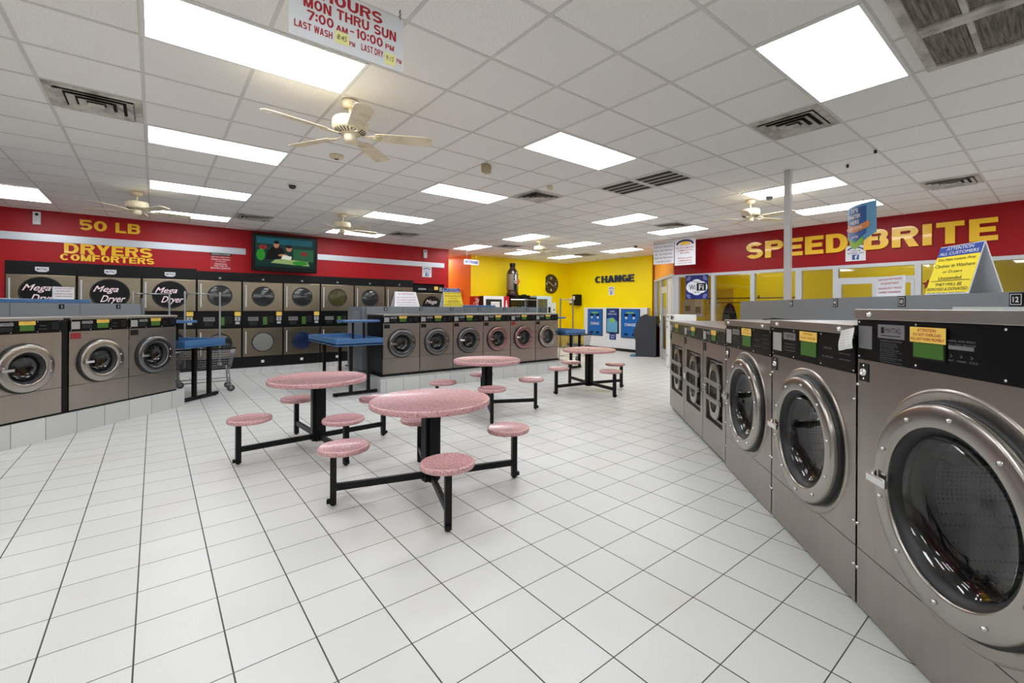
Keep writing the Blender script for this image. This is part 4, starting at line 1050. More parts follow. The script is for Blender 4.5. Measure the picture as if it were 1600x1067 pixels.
# ------------------------------------------------------------------ laundry carts
def cart_proto():
    t = thing('laundry_cart', 'x', 'cart')
    L, W = .86, .52
    def lvl(z): k = (z - .42) / .33; return L / 2 * (.86 + .14 * k), W / 2 * (.88 + .12 * k)
    m = MB()
    for z in [.42 + i * .041 for i in range(9)]:
        a, b = lvl(z); m.tube([(-a, -b, z), (a, -b, z), (a, b, z), (-a, b, z)], .003 if z < .74 else .006, 4, True)
    n = 26
    for i in range(n + 1):
        u = -1 + 2 * i / n; a0, b0 = lvl(.42); a1, b1 = lvl(.75)
        for s in (-1, 1): m.tube([(u * a0, s * b0, .42), (u * a1, s * b1, .75)], .0022, 4)
        m.tube([(u * a0, -b0, .42), (u * a0, b0, .42)], .0022, 4)
    for i in range(15):
        u = -1 + 2 * i / 14
        for s in (-1, 1): m.tube([(s * a0, u * b0, .42), (s * a1, u * b1, .75)], .0022, 4)
    m.build('basket', M_cart, t)
    f = MB()
    for sx in (-1, 1):
        for sy in (-1, 1): f.tube([(sx * .34, sy * .2, .42), (sx * .36, sy * .21, .14)], .011, 8)
    f.tube([(-.36, -.21, .19), (.36, -.21, .19), (.36, .21, .19), (-.36, .21, .19)], .008, 6, True)
    f.build('frame', M_cart, t)
    MB().tube([(-a1, -b1, .755), (a1, -b1, .755), (a1, b1, .755), (-a1, b1, .755)], .013, 6, True).build('rim', M_black, t)
    for sx in (-1, 1):
        for sy in (-1, 1):
            c = MB().lathe([(.03, -.012), (.052, -.014), (.058, -.008), (.058, .008), (.052, .014), (.03, .012)], (sx * .37, sy * .22, .058), 'y', 20).build('caster', M_rubber, t)
            MB().lathe([(.0, -.013), (.032, -.010), (.032, .010), (0, .013)], (sx * .37, sy * .22, .058), 'y', 16).box(sx * .37 - .012, sy * .22 - .02, .05, sx * .37 + .012, sy * .22 - .015, .14).box(sx * .37 - .012, sy * .22 + .015, .05, sx * .37 + .012, sy * .22 + .02, .14).box(sx * .37 - .012, sy * .22 - .02, .13, sx * .37 + .012, sy * .22 + .02, .145).build('wheel_hub', M_cart, c)
    for s in (-1, 1): MB().rbox(s * .25 - .014, b1 - .01, .42, s * .25 + .014, b1 + .02, 1.74, .004).build('rack_pole', M_cart, t)
    MB().tube([(-.27, b1 + .005, 1.70), (.27, b1 + .005, 1.70)], .010, 8).build('hanging_bar', M_cart, t)
    return t
cp = cart_proto(); cp.location = (.66, 9.72, 0); cp['label'] = 'wire laundry cart with tall hanging rack beside the left blue table'; cp['group'] = 'wire laundry carts with racks'
dup(cp, (-.02, 10.55, 0), .05, 'wire laundry cart mostly hidden behind the left washers, only its rack showing')
dup(cp, (8.66, 8.72, 0), .05, 'wire laundry cart with rack before the yellow change wall')
dup(cp, (8.28, 9.78, 0), .0, 'wire laundry cart behind the right end of the middle row')

# ------------------------------------------------------------------ signs standing on bulkheads
def tent_sign(label, loc, rz, wb, wt, h, panel, header, lines, group=None, spread=.12, hlines=None, lt=M_blacktext, side=M_signwhite):
    t = thing('tent_sign', label, 'sign', loc, rz, group)
    def face(sgn, z0, z1, off, th):
        k0, k1 = z0 / h, z1 / h
        w0, w1 = wb + (wt - wb) * k0, wb + (wt - wb) * k1
        y0, y1 = sgn * spread * (1 - k0), sgn * spread * (1 - k1)
        o = sgn * off
        return [(-w0 / 2, y0 + o, z0), (w0 / 2, y0 + o, z0), (w1 / 2, y1 + o, z1), (-w1 / 2, y1 + o, z1), (-w0 / 2, y0 + o - sgn * th, z0), (w0 / 2, y0 + o - sgn * th, z0), (w1 / 2, y1 + o - sgn * th, z1), (-w1 / 2, y1 + o - sgn * th, z1)]
    q = [(0, 1, 2, 3), (7, 6, 5, 4), (0, 4, 5, 1), (1, 5, 6, 2), (2, 6, 7, 3), (3, 7, 4, 0)]
    MB().add(face(-1, 0, h, .004, .008), q).build('front_board', side, t)
    MB().add(face(1, 0, h, .004, .008), q).build('rear_board', side, t)
    zs = h * (.78 if header else 1)
    MB().add(face(-1, .01, zs, .0055, .001), q).build('printed_face', panel, t)
    if header: MB().add(face(-1, zs, h - .004, .0055, .001), q).build('header_band', header, t)
    def put(lines_, m_):
        mb = MB()
        for s_, zc_, hh, ww in lines_:
            k = zc_ / h; wd = (wb + (wt - wb) * k) * ww; y_ = -spread * (1 - k) - .0075
            sub = MB().text(s_, 0, 0, wd, hh * h, 0)
            ang = math.atan2(spread, h); mt = Matrix.Translation((0, y_, zc_)) @ Matrix.Rotation(-ang, 4, 'X')
            mb.add([mt @ Vector(v) for v in sub.v], sub.f)
        mb.build('lettering', m_, t)
    put([(a, z * h, hh, ww) for a, z, hh, ww in lines], lt)
    if hlines: put([(a, z * h, hh, ww) for a, z, hh, ww in hlines], M_whitetext)
    return t
AC = [('Do Not Leave Any', .71, .075, .86), ('Clothes in Washers', .585, .075, .92), ('or Dryers', .455, .075, .45), ('Unattended.', .33, .075, .56), ('_______________', .275, .01, .9), ('THEY WILL BE', .20, .065, .62), ('REMOVED & DONATED', .105, .065, .93), ('We Do Not Save Any Clothes', .025, .035, .9)]
HC = [('ATTENTION', .94, .065, .62), ('ALL CUSTOMERS', .845, .065, .9)]
tent_sign('yellow tent sign telling customers not to leave clothes unattended, on the right bulkhead', (4.03, .47, 1.591), RZ_R, .345, .335, .325, M_signyellow, M_signblue, AC, None, .10, HC)
tent_sign('small yellow and blue tent sign on the middle bulkhead', (5.12, 9.06, 1.491), 0, .50, .40, .42, M_signyellow, M_signblue, AC, None, .10, HC)
PL = [('ATTENTION:', .85, .13, .72), ('LARGE COMFORTERS DO NOT FIT', .62, .07, .88), ('IN THESE WASHERS', .45, .08, .8), ('USE LARGE WASHERS ONLY', .28, .08, .86), ('THANK YOU MANAGEMENT', .12, .06, .8)]
tent_sign('white tent sign reading ATTENTION on the middle bulkhead', (4.02, 9.05, 1.491), 0, .55, .46, .31, M_signwhite, None, PL, None, .10, None, M_redtext)
PODS = [('DO NOT PUT PODS', .86, .09, .84), ('IN SOAP DISH.', .66, .09, .64), ('PLEASE PUT PODS', .42, .09, .84), ('INSIDE WASHERS', .22, .09, .78)]
def card_sign(label, loc, rz, w, h):
    t = thing('card_sign', label, 'sign', loc, rz, 'cards about soap pods')
    MB().box(-w / 2, -.004, 0, w / 2, .004, h).box(-w / 3, -.02, 0, w / 3, .05, .004).build('card', M_signwhite, t)
    m = MB()
    for s_, z, hh, ww in PODS: m.text(s_, 0, z * h, w * ww, hh * h, -.0045, bold=.02, shear=.2)
    m.build('lettering', M_redtext, t)
card_sign('white card about soap pods on the left blue shelf', onL(-.905 + .85 * R2, .85, 1.567), RZ_L, .25, .16)
card_sign('white card about soap pods on the right bulkhead', onR(4.56 - 1.13 * R2, 1.13, 1.591), RZ_R, .33, .165)

# ------------------------------------------------------------------ hanging signs
t = thing('hanging_sign', 'white hanging sign with red opening hours text', 'sign', (.50, 2.5, 2.835), 0)
W_ = .59; H_ = .305
MB().box(0, -.003, 0, W_, .003, H_).build('panel', M_signwhite, t)
m = MB()
def ln(s_, x0, x1, z0, z1, y=-.0035, b=.04): m.block(s_, W_ * (x0 + x1) / 2, H_ * (z0 + z1) / 2, W_ * (x1 - x0), H_ * (z1 - z0), y, 0, .24)
ln('HOURS', .25, .79, .745, .945)
ln('MON THRU SUN', .11, .925, .53, .705)
ln('7:00', .14, .355, .33, .495); ln('AM', .375, .475, .335, .43); ln('-', .495, .53, .35, .47); ln('10:00', .545, .795, .33, .495); ln('PM', .82, .905, .335, .43)
ln('LAST WASH', .04, .345, .15, .27, b=.02); ln('PM', .49, .54, .15, .23, b=.02); ln('LAST DRY', .595, .80, .15, .27, b=.02); ln('-', .805, .82, .17, .22); ln('PM', .93, .98, .15, .23, b=.02)
m.build('lettering', M_redtext, t)
M_note = mat('note_yellow', (236, 232, 160), .7)
MB().box(W_ * .365, -.0045, H_ * .12, W_ * .485, -.003, H_ * .33).build('sticky_note', M_note, t)
MB().box(W_ * .815, -.0045, H_ * .06, W_ * .92, -.003, H_ * .27).build('sticky_note', M_note, t)
MB().text('8:45', W_ * .425, H_ * .23, W_ * .085, H_ * .09, -.005, shear=.2).text('9:15', W_ * .865, H_ * .18, W_ * .075, H_ * .09, -.005, shear=.2).build('handwriting', M_blacktext, t)
hk = MB()
for xx in (.02, W_ - .02):
    for k in range(5): hk.tube([(xx + .006 * math.cos(a) * (k % 2) , .006 * math.cos(a) * (1 - k % 2), H_ - .004 + k * .012 + .008 * math.sin(a)) for a in [2 * PI * i / 8 for i in range(8)]], .0015, 4, True)
hk.build('chain', M_darkmetal, t)

t = thing('hanging_banner', 'blue shield-shaped banner reading IT S FASTER HERE, hung from the ceiling', 'banner', (6.04, 1.59, 2.16), RZ_R)
HW = .255
def arc(x): return -.06 * (x / HW) ** 2 + 0.06 * 0
def curved(poly, y, seg=10):
    # polygon strip subdivided in x so that it follows the curve of the banner
    pass
def banner_strip(x0, x1, zlo, zhi, y, name, m_, par, n=12):
    v = []; f = []
    for i in range(n + 1):
        x = x0 + (x1 - x0) * i / n
        v += [(x, y - arc(x) * 1.0, zlo(x)), (x, y - arc(x) * 1.0, zhi(x)), (x, y - arc(x) + .003, zhi(x)), (x, y - arc(x) + .003, zlo(x))]
    for i in range(n):
        a = i * 4; b = a + 4
        f += [(a, b, b + 1, a + 1), (a + 1, b + 1, b + 2, a + 2), (a + 2, b + 2, b + 3, a + 3), (a + 3, b + 3, b, a)]
    f += [(0, 1, 2, 3), (n * 4 + 3, n * 4 + 2, n * 4 + 1, n * 4)]
    return MB().add(v, f).build(name, m_, par)
M_ltblue = mat('banner_light_blue', (92, 152, 190), .4); M_mblue = mat('banner_blue', (28, 84, 150), .4); M_orng = mat('banner_orange', (222, 136, 62), .4)
bn = banner_strip(-HW, HW, lambda x: .02 + abs(x) * .55, lambda x: .50, 0, 'panel', M_ltblue, t)
banner_strip(-.15, .15, lambda x: .09 + abs(x) * .5, lambda x: .47, -.004, 'centre_band', M_mblue, bn)
banner_strip(-.19, .19, lambda x: .195 + 1.0 * x * x, lambda x: .265 + 1.0 * x * x, -.008, 'ribbon', M_orng, bn)
banner_strip(-.12, .12, lambda x: .0 + abs(x) * .45, lambda x: .075 + abs(x) * .45, -.008, 'ribbon', M_lime, bn)
m = MB()
for s_, z, w_ in (("IT'S", .435, .12), ('FASTER', .37, .21), ('HERE', .305, .16), ('SPEED ZONE', .235, .28), ('MAYTAG', .14, .12)):
    m.text(s_, 0, z, w_, .045 if z > .3 else .026, -.012 if z > .3 or z < .2 else -.016, bold=.02)
m.build('lettering', M_whitetext, bn)
MB().tube([(-.25, .05, .5), (-.25, .05, 1.036)], .0012, 4).tube([(.25, .05, .5), (.25, .05, 1.036)], .0012, 4).build('string', M_whitetext, t)
MB().box(-.26, .04, 1.0, -.24, .06, 1.036).box(.24, .04, 1.0, .26, .06, 1.036).build('ceiling_clip', M_darkmetal, t)

# two white notices hung near the office corner (hang from the ceiling)
t = thing('hanging_notice', 'white hanging notice about refunds within days, left of the comments notice', 'notice', (9.80, 6.98, 2.60), -PI / 2, 'white notices by the office corner')
MB().box(0, -.004, 0, .60, .004, .57).build('panel', M_signwhite, t)
m = MB()
for k, s_ in enumerate(('PLEASE ALLOW 7 DAYS', 'FOR ALL REFUNDS', 'MUST BE VERIFIED', 'BY TECHNICIAN', 'BEFORE REFUNDS', 'CAN BE GIVEN.')): m.text(s_, .30, .52 - k * .092, (.55, .54, .54, .48, .54, .46)[k], .045, -.005)
m.build('lettering', mat('maroon_ink', (110, 34, 50), .6), t)
MB().box(.02, -.001, .57, .022, .001, .598).box(.58, -.001, .57, .582, .001, .598).build('hook', M_darkmetal, t)
t = thing('hanging_notice', 'white hanging notice with arch emblem inviting comments', 'notice', (9.795, 6.355, 2.53), -PI / 2, 'white notices by the office corner')
MB().box(0, -.004, 0, .56, .004, .655).build('panel', M_signwhite, t)
a = [(.28 + math.cos(PI * k / 14) * .24, .50 + math.sin(PI * k / 14) * .12) for k in range(15)]; b = [(.28 + (x - .28) * .78, .50 + (z - .50) * .6) for x, z in a][::-1]
MB().panel(a + b, -.006, -.004).build('arch_emblem', mat('emblem_navy', (44, 34, 84), .5), t)
MB().panel([(.28 + math.cos(PI * k / 10) * .15, .50 + math.sin(PI * k / 10) * .065) for k in range(11)], -.006, -.004).build('emblem_sun', M_letter, t)
m = MB()
for k, (s_, w_) in enumerate((('WE WELCOME ANY', .48), ('COMMENTS YOU', .42), ('MAY HAVE.', .26), ('', 0), ('PLEASE LEAVE', .38), ('A MESSAGE AT', .36))):
    if s_: m.text(s_, .28, .42 - k * .062, w_, .034, -.005, bold=.02)
m.text('(214) 353-6755', .28, .05, .38, .034, -.005, bold=.02)
m.build('lettering', M_redtext, t)
MB().text('SPEED BRITE', .28, .485, .26, .02, -.0065).build('emblem_lettering', M_redtext, t)
MB().box(.02, -.001, .655, .022, .001, .668).box(.53, -.001, .655, .532, .001, .668).build('hook', M_darkmetal, t)

t = thing('hanging_sign', 'small white hanging sign reading RESTROOMS', 'sign', (7.28, 11.7, 2.835), 0)
MB().box(-.26, -.004, -.075, .26, .004, .075).build('panel', M_signwhite, t)
MB().block('RESTROOMS', 0, 0, .46, .09, -.009).build('lettering', M_bluetext, t)
MB().tube([(-.16, 0, .07), (-.16, 0, .375)], .002, 4).tube([(.16, 0, .07), (.16, 0, .375)], .002, 4).build('string', M_whitetext, t)

# fascia letters
t = thing('fascia_lettering', 'large yellow raised lettering reading SPEED BRITE on the red fascia', 'lettering', (XR, 0, 0), -PI / 2)
for l_ in block_letters('SPEED', -3.83, 2.79, 1.98, .37, -.002, .045, .27, .10) + block_letters('BRITE', -1.68, 2.79, 1.80, .37, -.002, .045, .27, .12): l_.build('letter', M_letter, t)
t = thing('wall_lettering', 'dark blue raised lettering reading CHANGE on the yellow wall', 'lettering', (XC, 10.42, 2.50), -PI / 2)
for l_ in block_letters('CHANGE', 0, 0, 1.74, .245, -.001, .05, .245, .12): l_.build('letter', M_navy, t)

# wifi poster on the glass
t = thing('wifi_poster', 'blue and white Free WiFi spot poster on the office glass', 'poster', (XR - .022, 6.06, 2.01), -PI / 2)
MB().box(-.31, -.005, -.30, .31, 0, .30).build('sheet', M_signblue if False else mat('poster_navy', (20, 32, 112), .35), t)
m = MB()
for cx_, cz_, rx_, rz_ in ((-.1, 0, .19, .15), (.1, 0, .19, .15), (0, .07, .15, .13), (0, -.07, .15, .13)): m.disc((cx_, -.006, cz_), rx_, rz=rz_)
m.build('cloud', M_signwhite, t)
for sx in (-1, 1):
    for sz in (-1, 1):
        m = MB()
        for r_ in (.05, .08, .11):
            cx_, cz_ = sx * .17, sz * .17
            pa = [(cx_ + sx * math.cos(q) * r_, cz_ + sz * math.sin(q) * r_) for q in [PI / 2 * i / 8 for i in range(9)]]
            pb = [(cx_ + sx * math.cos(q) * (r_ - .014), cz_ + sz * math.sin(q) * (r_ - .014)) for q in [PI / 2 * i / 8 for i in range(9)]][::-1]
            m.panel(pa + pb, -.0065, -.0055)
        m.build('wave_mark', mat('wave_pale', (150, 160, 210), .5), t)
m = MB().text('Wi', -.12, .0, .17, .13, -.009, bold=.0).text('Wi', -.116, .0, .17, .13, -.0088).text('Free', 0, .13, .15, .05, -.009).text('spot', 0, -.13, .15, .055, -.009)
m.build('lettering', M_blacktext, t)
MB().rbox(.0, -.010, -.09, .25, -.0065, .10, .001).build('badge', M_blacktext, t)
MB().text('Fi', .125, .0, .12, .13, -.0115).text('Fi', .129, .0, .12, .13, -.0113).build('badge_lettering', M_whitetext, t)

# ------------------------------------------------------------------ change counter
t = thing('change_counter', 'white built-in counter front holding the blue change machines', 'counter', (XC, 11.86, 0), -PI / 2)
MB().panel([(.12, .1), (2.95, .1), (2.95, 1.49), (.14, 1.49)], -.16, -.004).build('body', mat('counter_white', (226, 227, 230), .4), t)
MB().box(.16, -.14, 0, 2.92, -.004, .1).build('kick_board', M_toe, t)
def change_machine(label, x0, x1, z0, z1):
    t = thing('change_machine', label, 'change machine', (XC - .16, 11.86 - x0, 0), -PI / 2, 'blue change machines')
    w = x1 - x0
    MB().rbox(0, -.025, z0, w, 0, z1, .006).build('frame', M_chframe, t)
    MB().box(.035, -.029, z0 + .035, w - .035, -.025, z1 - .035).build('face', M_chblue, t)
    MB().text('CHANGE', w / 2, z0 + (z1 - z0) * .46, w * .58, .10, -.030, bold=.01).build('lettering', M_whitetext, t)
    for s in (.3, .7):
        MB().rbox(w * s - .07, -.05, z1 - .24, w * s + .07, -.029, z1 - .17, .006).build('bill_slot', M_black, t)
        MB().box(w * s - .04, -.032, z1 - .34, w * s + .04, -.029, z1 - .27).build('slot_label', M_signwhite, t)
        MB().rbox(w * s - .06, -.05, z0 + .09, w * s + .06, -.029, z0 + .16, .006).build('coin_tray', M_black, t)
    MB().box(w * .3, -.032, z1 - .15, w * .7, -.029, z1 - .11).build('strip_label', M_lime, t)
change_machine('blue change machine at the left of the white counter', .34, 1.06, .48, 1.44)
change_machine('blue change machine at the right of the white counter, behind the charcoal machine', 1.89, 2.68, .47, 1.45)
t = thing('card_machine', 'narrow dark blue card machine between the two change machines', 'card machine', (XC - .16, 11.86 - 1.24, 0), -PI / 2)
MB().rbox(0, -.03, .60, .55, 0, 1.46, .006).build('frame', M_black, t)
MB().box(.03, -.034, .63, .52, -.03, 1.43).build('face', mat('deep_blue', (20, 50, 120), .4), t)
MB().panel([(.04, .64), (.51, .64), (.51, 1.0), (.3, 1.15), (.04, 1.1)], -.036, -.034).build('picture', mat('sky_print', (96, 158, 190), .5), t)
MB().box(.2, -.038, .98, .36, -.034, 1.12).build('price_tag', M_lime, t)
MB().text('CARD', .275, 1.36, .22, .05, -.035).text('LAUNDRY CARDS', .275, 1.27, .4, .05, -.035).build('lettering', M_whitetext, t)
MB().box(.14, -.02, .38, .42, -.005, .59).build('notice', M_bluetext, t); MB().text('PLEASE\nREAD', .28, .49, .2, .12, -.021).build('notice_lettering', M_whitetext, t)

# ATM
t = thing('cash_machine', 'charcoal cash machine with a rounded front beside the change counter', 'cash machine', (11.60, 8.50, 0), math.radians(205) )
prof = [(0, 0), (0, .50), (-.06, .62), (-.06, .78), (.02, .95), (.06, 1.10), (.15, 1.22), (.28, 1.29), (.34, 1.24), (.42, 1.24), (.62, 1.24), (.62, 0)]
v = [(0, y - .3, z) for y, z in prof] + [(.44, y - .3, z) for y, z in prof]; n = len(prof)
MB().add([(x - .22, y, z) for x, y, z in v], [tuple(range(n)), tuple(range(n, 2 * n))[::-1]] + [((i + 1) % n, i, i + n, (i + 1) % n + n) for i in range(n)]).build('body', M_atm, t)
MB().box(-.2, -.365, .64, .2, -.362, .76).build('keypad_shelf', M_black, t)
MB().box(-.15, -.31, .1, .15, -.302, .45).build('lower_door', mat('atm_grey', (92, 96, 100), .5), t)
small('blue_bag', 'small crumpled blue plastic bag on the floor by the cash machine', 'bag', MB().lathe([(0, 0), (.09, .0), (.11, .03), (.07, .06), (.02, .075), (0, .08)], n=12), mat('bag_blue', (70, 130, 160), .4), (11.22, 8.72, 0))

# towel and soap dispensers
t = thing('towel_dispenser', 'black paper towel dispenser on the yellow wall', 'dispenser', (XC, 12.15, 1.78), -PI / 2)
MB().rbox(-.16, -.22, -.22, .16, 0, .20, .03, 3).build('body', M_black, t); MB().box(-.12, -.223, 0, .0, -.22, .14).build('label_card', M_signwhite, t)
t = thing('soap_dispenser', 'small white soap dispenser left of the black towel dispenser', 'dispenser', (XC, 12.52, 1.74), -PI / 2)
MB().rbox(-.09, -.10, -.10, .09, 0, .11, .015).build('body', M_white, t); MB().box(-.03, -.12, -.14, .03, -.06, -.10).build('nozzle', M_darkmetal, t)

# clock
t = thing('wall_clock', 'large round brown clock on the yellow wall', 'clock', (11.53, YB + .08, 2.38), 0)
MB().lathe([(0, 0), (.36, 0), (.37, -.03), (.35, -.05), (.31, -.045), (.30, -.03), (0, -.03)], (0, 0, 0), 'y', 48).build('case', mat('clock_brown', (60, 44, 28), .35), t)
m = MB().text('12', 0, .22, .10, .10, -.032, bold=.02).text('3', .22, 0, .06, .10, -.032, bold=.02).text('6', 0, -.22, .06, .10, -.032, bold=.02).text('9', -.22, 0, .06, .10, -.032, bold=.02)
for k in range(12):
    if k % 3: a_ = k * PI / 6; m.beam((math.sin(a_) * .25, -.033, math.cos(a_) * .25), (math.sin(a_) * .28, -.033, math.cos(a_) * .28), .006)
m.build('numerals', M_whitetext, t)
MB().beam((0, -.036, 0), (-.17, -.036, .10), .012).beam((0, -.036, 0), (.14, -.036, -.09), .012).build('hands', M_whitetext, t)

# ------------------------------------------------------------------ vending machines
t = thing('vending_machine', 'red and white drinks vending machine with red side', 'vending machine', (7.88, 11.95, 0), 0, 'vending machines')
MB().rbox(0, .05, .03, 1.0, .82, 1.84, .01).box(.03, .1, 0, .97, .8, .03).build('cabinet', M_vendred, t)
MB().box(0, 0, .03, .78, .05, 1.84).build('front_frame', M_white, t)
MB().box(.09, -.004, .5, .70, 0, 1.74).build('window', M_smoke, t)
MB().box(.78, 0, .03, 1.0, .05, 1.84).build('side_strip', M_vendred, t)
MB().box(-.004, .0, .03, .0, .25, 1.84).build('edge_strip', M_black, t)
m = MB().text('Coca-Cola', 0, 0, .8, .26, 0, shear=.4, bold=.02).xf(Matrix.Translation((-.006, .52, 1.42)) @ Matrix.Rotation(-PI / 2, 4, 'Z') @ Matrix.Rotation(-PI / 2 * .0 - math.radians(65), 4, 'Y'))
m.build('side_lettering', M_whitetext, t)
MB().lathe([(0, 0), (.035, 0), (.04, .15), (.03, .22), (.014, .3), (.014, .36), (0, .36)], (.88, -.01, 1.35), n=10).build('bottle_picture', M_whitetext, t)
MB().box(.28, -.008, 1.28, .62, -.004, 1.66).build('paper_sign', M_paper, t)
MB().text('PLEASE DO NOT\nPLAY WITH\nMACHINES', .45, 1.48, .29, .28, -.0085).build('sign_lettering', M_redtext, t)
t = thing('vending_machine', 'black snack vending machine with lit shelves below the giant bottle', 'vending machine', (8.92, 11.95, 0), 0, 'vending machines')
MB().rbox(0, .3, .03, 1.14, .82, 1.82, .01).box(0, 0, .03, .04, .3, 1.82).box(.76, 0, .03, 1.14, .3, 1.82).box(.04, 0, 1.76, .76, .3, 1.82).box(.04, 0, .03, .76, .3, .5).build('cabinet', M_black, t)
MB().box(.04, .0, .5, .76, .006, 1.76).build('glass', M_glass, t)
for z in (.62, .87, 1.12, 1.37, 1.6): MB().box(.04, .04, z - .012, .76, .29, z).build('shelf', M_silver, t)
MB().box(.86, -.004, 1.4, 1.04, 0, 1.55).build('keypad', M_darkmetal, t)
MB().box(.04, .03, 1.735, .76, .05, 1.755).build('lamp_strip', mat('vend_lamp', (240, 250, 240), .4, emit=(240, 250, 240), estr=5), t)
cols = [(210, 60, 40), (240, 230, 200), (60, 140, 60), (230, 190, 50), (200, 220, 230), (40, 90, 160), (120, 170, 70)]
pk = None
for r_, z in enumerate((1.372, 1.122, .872)):
    for k in range(7):
        mm = mat('packet%d' % ((k * 3 + r_) % 7), cols[(k * 3 + r_) % 7], .35)
        o = MB().rbox(-.035, 0, 0, .035, .03, .15, .008).build('snack_packet', mm, None, (8.92 + .09 + k * .103, 12.02, z))
        tag(o, 'colourful snack packet standing on a shelf of the black vending machine', 'snack', 'snack packets in the vending machine')
t = thing('giant_bottle', 'giant display cola bottle with dark label standing on a vending machine', 'display bottle', (9.2, 12.2, 1.825), 0)
MB().lathe([(0, 0), (.17, 0), (.205, .03), (.21, .12), (.19, .18), (.195, .22), (.195, .78), (.17, .87), (.10, .97), (.085, 1.0), (.085, 1.03), (0, 1.03)], n=32).build('bottle', M_cola, t)
MB().lathe([(.197, .24), (.199, .25), (.199, .76), (.197, .77)], n=32).build('label_wrap', mat('label_grey', (112, 104, 84), .3), t)
MB().lathe([(0, 1.03), (.095, 1.03), (.098, 1.05), (.098, 1.13), (.09, 1.14), (0, 1.14)], n=24).build('cap', M_black, t)
MB().panel([(-.09, .24), (.03, .24), (.03, .76), (-.09, .76)], -.202, -.199).build('label_panel', M_black, t)
m = MB().text('Coke', 0, 0, .3, .10, 0, shear=.3, bold=.02).xf(Matrix.Translation((-.03, -.204, .6)) @ Matrix.Rotation(-PI / 2, 4, 'Y')); m.build('label_lettering', M_whitetext, t)
MB().disc((.09, -.192, .52), .07, rz=.09).build('label_spot', mat('spot_red', (190, 90, 50), .4), t)
t = thing('vending_machine', 'glass-fronted white prize machine beside the snack machine', 'vending machine', (10.10, 12.0, 0), 0, 'vending machines')
MB().box(0, 0, .03, .7, .7, .7).box(0, 0, 1.78, .7, .7, 1.88).box(0, 0, .7, .04, .04, 1.78).box(.5, 0, .7, .7, .7, 1.78).box(0, .66, .7, .5, .7, 1.78).build('cabinet', mat('pale_cabinet', (190, 206, 212), .4), t)
MB().box(.04, .005, .7, .5, .01, 1.78).build('glass', M_glass, t)
MB().box(.54, -.006, 1.3, .64, 0, 1.5).build('coin_panel', M_darkmetal, t)
MB().box(.1, .2, .7, .4, .5, 1.1).build('prizes_box', M_lime, t)
t = thing('narrow_dispenser', 'narrow white dispenser cabinet in the yellow corner', 'dispenser', (10.92, 12.3, 0), 0)
MB().rbox(0, 0, 0, .36, .45, 1.66, .01).build('cabinet', M_white, t)
MB().lathe([(0, -.006), (.03, -.006), (.03, 0)], (.1, 0, 1.4), 'y', 12).lathe([(0, -.006), (.03, -.006), (.03, 0)], (.26, 0, 1.4), 'y', 12).lathe([(0, -.006), (.02, -.006), (.02, 0)], (.1, 0, .9), 'y', 12).build('knobs', M_darkmetal, t)
t = thing('red_ornament', 'small red star-shaped ornament behind the office glass, left of the yellow tent sign', 'ornament', (XR + .12, 1.66, 1.93), -PI / 2)
MB().panel([(math.sin(PI * k / 5) * (.09 if k % 2 == 0 else .045), math.cos(PI * k / 5) * (.09 if k % 2 == 0 else .045)) for k in range(10)][::-1], -.02, .0).build('star', mat('ornament_red', (206, 30, 50), .5), t)
small('cash_box', 'black box lying on top of the snack vending machine', 'box', MB().rbox(0, 0, 0, .42, .3, .08, .01).rbox(.2, .05, .08, .3, .2, .11, .01), M_black, (9.55, 12.2, 1.822))

# white machine behind the right bank
t = thing('vending_cabinet', 'white cabinet machine with round ports behind the far right washer', 'machine', (9.90, 6.66, 0), RZ_R)
MB().rbox(0, 0, .03, .95, .50, 1.04, .01).rbox(0, 0, 1.05, .95, .50, 1.33, .01).box(.03, .03, 0, .92, .48, .03).build('cabinet', M_white, t)
m = MB()
for x_, z_ in ((.12, 1.27), (.3, 1.27), (.12, 1.16), (.84, 1.27), (.84, 1.12), (.14, 1.01), (.14, .3)): m.lathe([(0, -.01), (.022, -.008), (.024, 0)], (x_, 0, z_), 'y', 12)
m.build('ports', M_darkmetal, t)
MB().box(.55, -.006, 1.22, .76, 0, 1.30).build('slot_plate', M_darkmetal, t)

# ------------------------------------------------------------------ inside the office
for y0_, y1_, lab in ((4.80, 5.86, 'left metal clothes rail behind the office glass'), (3.82, 4.70, 'right metal clothes rail behind the office glass')):
    t = thing('clothes_rail', lab, 'rail', (XR + .3, 0, 1.73), 0, 'clothes rails inside the office')
    MB().tube([(0, y0_, 0), (0, y1_, 0)], .012, 8).build('rail', M_darkmetal, t)
    MB().box(-.01, y0_, -.02, .01, y0_ + .03, .06).box(-.01, y1_ - .03, -.02, .01, y1_, .06).box(-.27, y0_ + .01, -.01, 0, y0_ + .02, .01).box(-.27, y1_ - .02, -.01, 0, y1_ - .01, .01).build('bracket', M_darkmetal, t)
t = thing('coat_stand', 'dark coat rail on the office wall', 'coat rail', (XO - .08, 7.05, 1.66), 0)
MB().tube([(0, -.75, 0), (0, .45, 0)], .012, 8).box(0, -.7, -.01, .08, -.68, .01).box(0, .4, -.01, .08, .42, .01).build('rail', M_darkmetal, t)
t = thing('coat', 'dark coat hanging inside the office', 'coat', (XO - .12, 6.82, .78), 0)
v = []; f = []; n = 10
for i, (z, w_, d_) in enumerate(((0, .26, .07), (.3, .24, .07), (.55, .21, .06), (.75, .15, .05), (.86, .05, .03))):
    for k in range(n):
        a_ = 2 * PI * k / n; v.append((math.cos(a_) * d_ * (1 + .15 * (k % 2)), math.sin(a_) * w_, z))
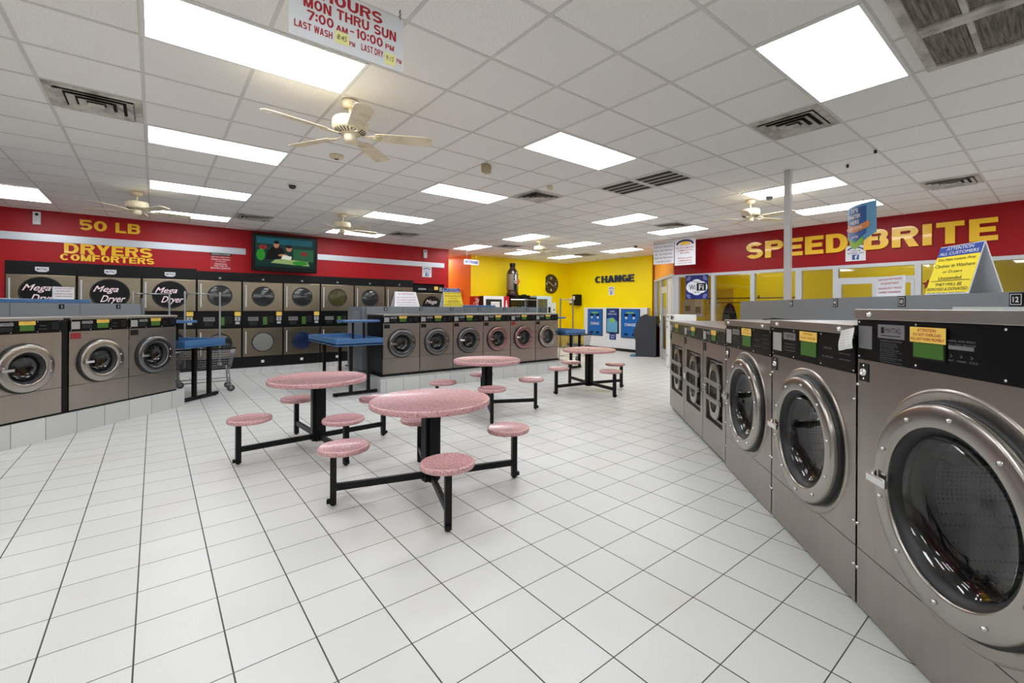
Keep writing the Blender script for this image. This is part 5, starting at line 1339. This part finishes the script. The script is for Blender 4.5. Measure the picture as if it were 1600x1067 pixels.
for i in range(4):
    for k in range(n): f.append((i * n + k, i * n + (k + 1) % n, (i + 1) * n + (k + 1) % n, (i + 1) * n + k))
f += [tuple(range(n))[::-1], tuple(range(4 * n, 5 * n))]
MB().add(v, f, True).build('fabric', M_blackm, t)
for y_, z_, w_, h_, lab in ((8.30, 1.52, .36, .46, 'pale wall calendar sheet inside the office, left of the poster'), (7.93, 1.48, .34, .55, 'picture calendar hanging inside the office left of the mullion'), (7.22, 1.50, .42, .34, 'white notice sheet pinned inside the office behind the glass'), (7.12, 1.22, .34, .22, 'small framed sheet under the white notice inside the office')):
    t = thing('wall_paper', lab, 'paper', (XO - .01, y_, z_), -PI / 2); t.name = 'pinned_sheet'
    MB().box(-w_ / 2, -.004, -h_ / 2, w_ / 2, 0, h_ / 2).build('sheet', M_paper, t)
    MB().box(-w_ * .3, -.006, -h_ * .3, w_ * .25, -.004, h_ * .1).build('print', mat('print_mix', (150, 130, 110), .6), t)
t = thing('office_desk', 'grey office desk behind the glass at right', 'desk', (11.4, .2, 0), 0)
MB().box(0, 0, .72, .7, 2.0, .76).build('top', M_grey, t); MB().box(.05, .05, 0, .65, .09, .72).box(.05, 1.9, 0, .65, 1.94, .72).build('panels', M_grey, t)

# ------------------------------------------------------------------ world and render settings
wd = bpy.data.worlds.new('world'); bpy.context.scene.world = wd; wd.use_nodes = True
bg = wd.node_tree.nodes['Background']
bg.inputs[0].default_value = (0.93, 0.96, 1.0, 1); bg.inputs[1].default_value = 3.2      # flat overcast daylight outside
sc_ = bpy.context.scene
sc_.view_settings.view_transform = 'Standard'; sc_.view_settings.look = 'None'; sc_.view_settings.gamma = 1.0
sc_.view_settings.exposure = 0.05; sc_.view_settings.use_curve_mapping = False
sc_.cycles.use_denoising = True
sc_.cycles.max_bounces = 10; sc_.cycles.diffuse_bounces = 8; sc_.cycles.glossy_bounces = 4; sc_.cycles.transparent_max_bounces = 12
sc_.cycles.sample_clamp_indirect = 8.0
sc_.cycles.caustics_reflective = False; sc_.cycles.caustics_refractive = False
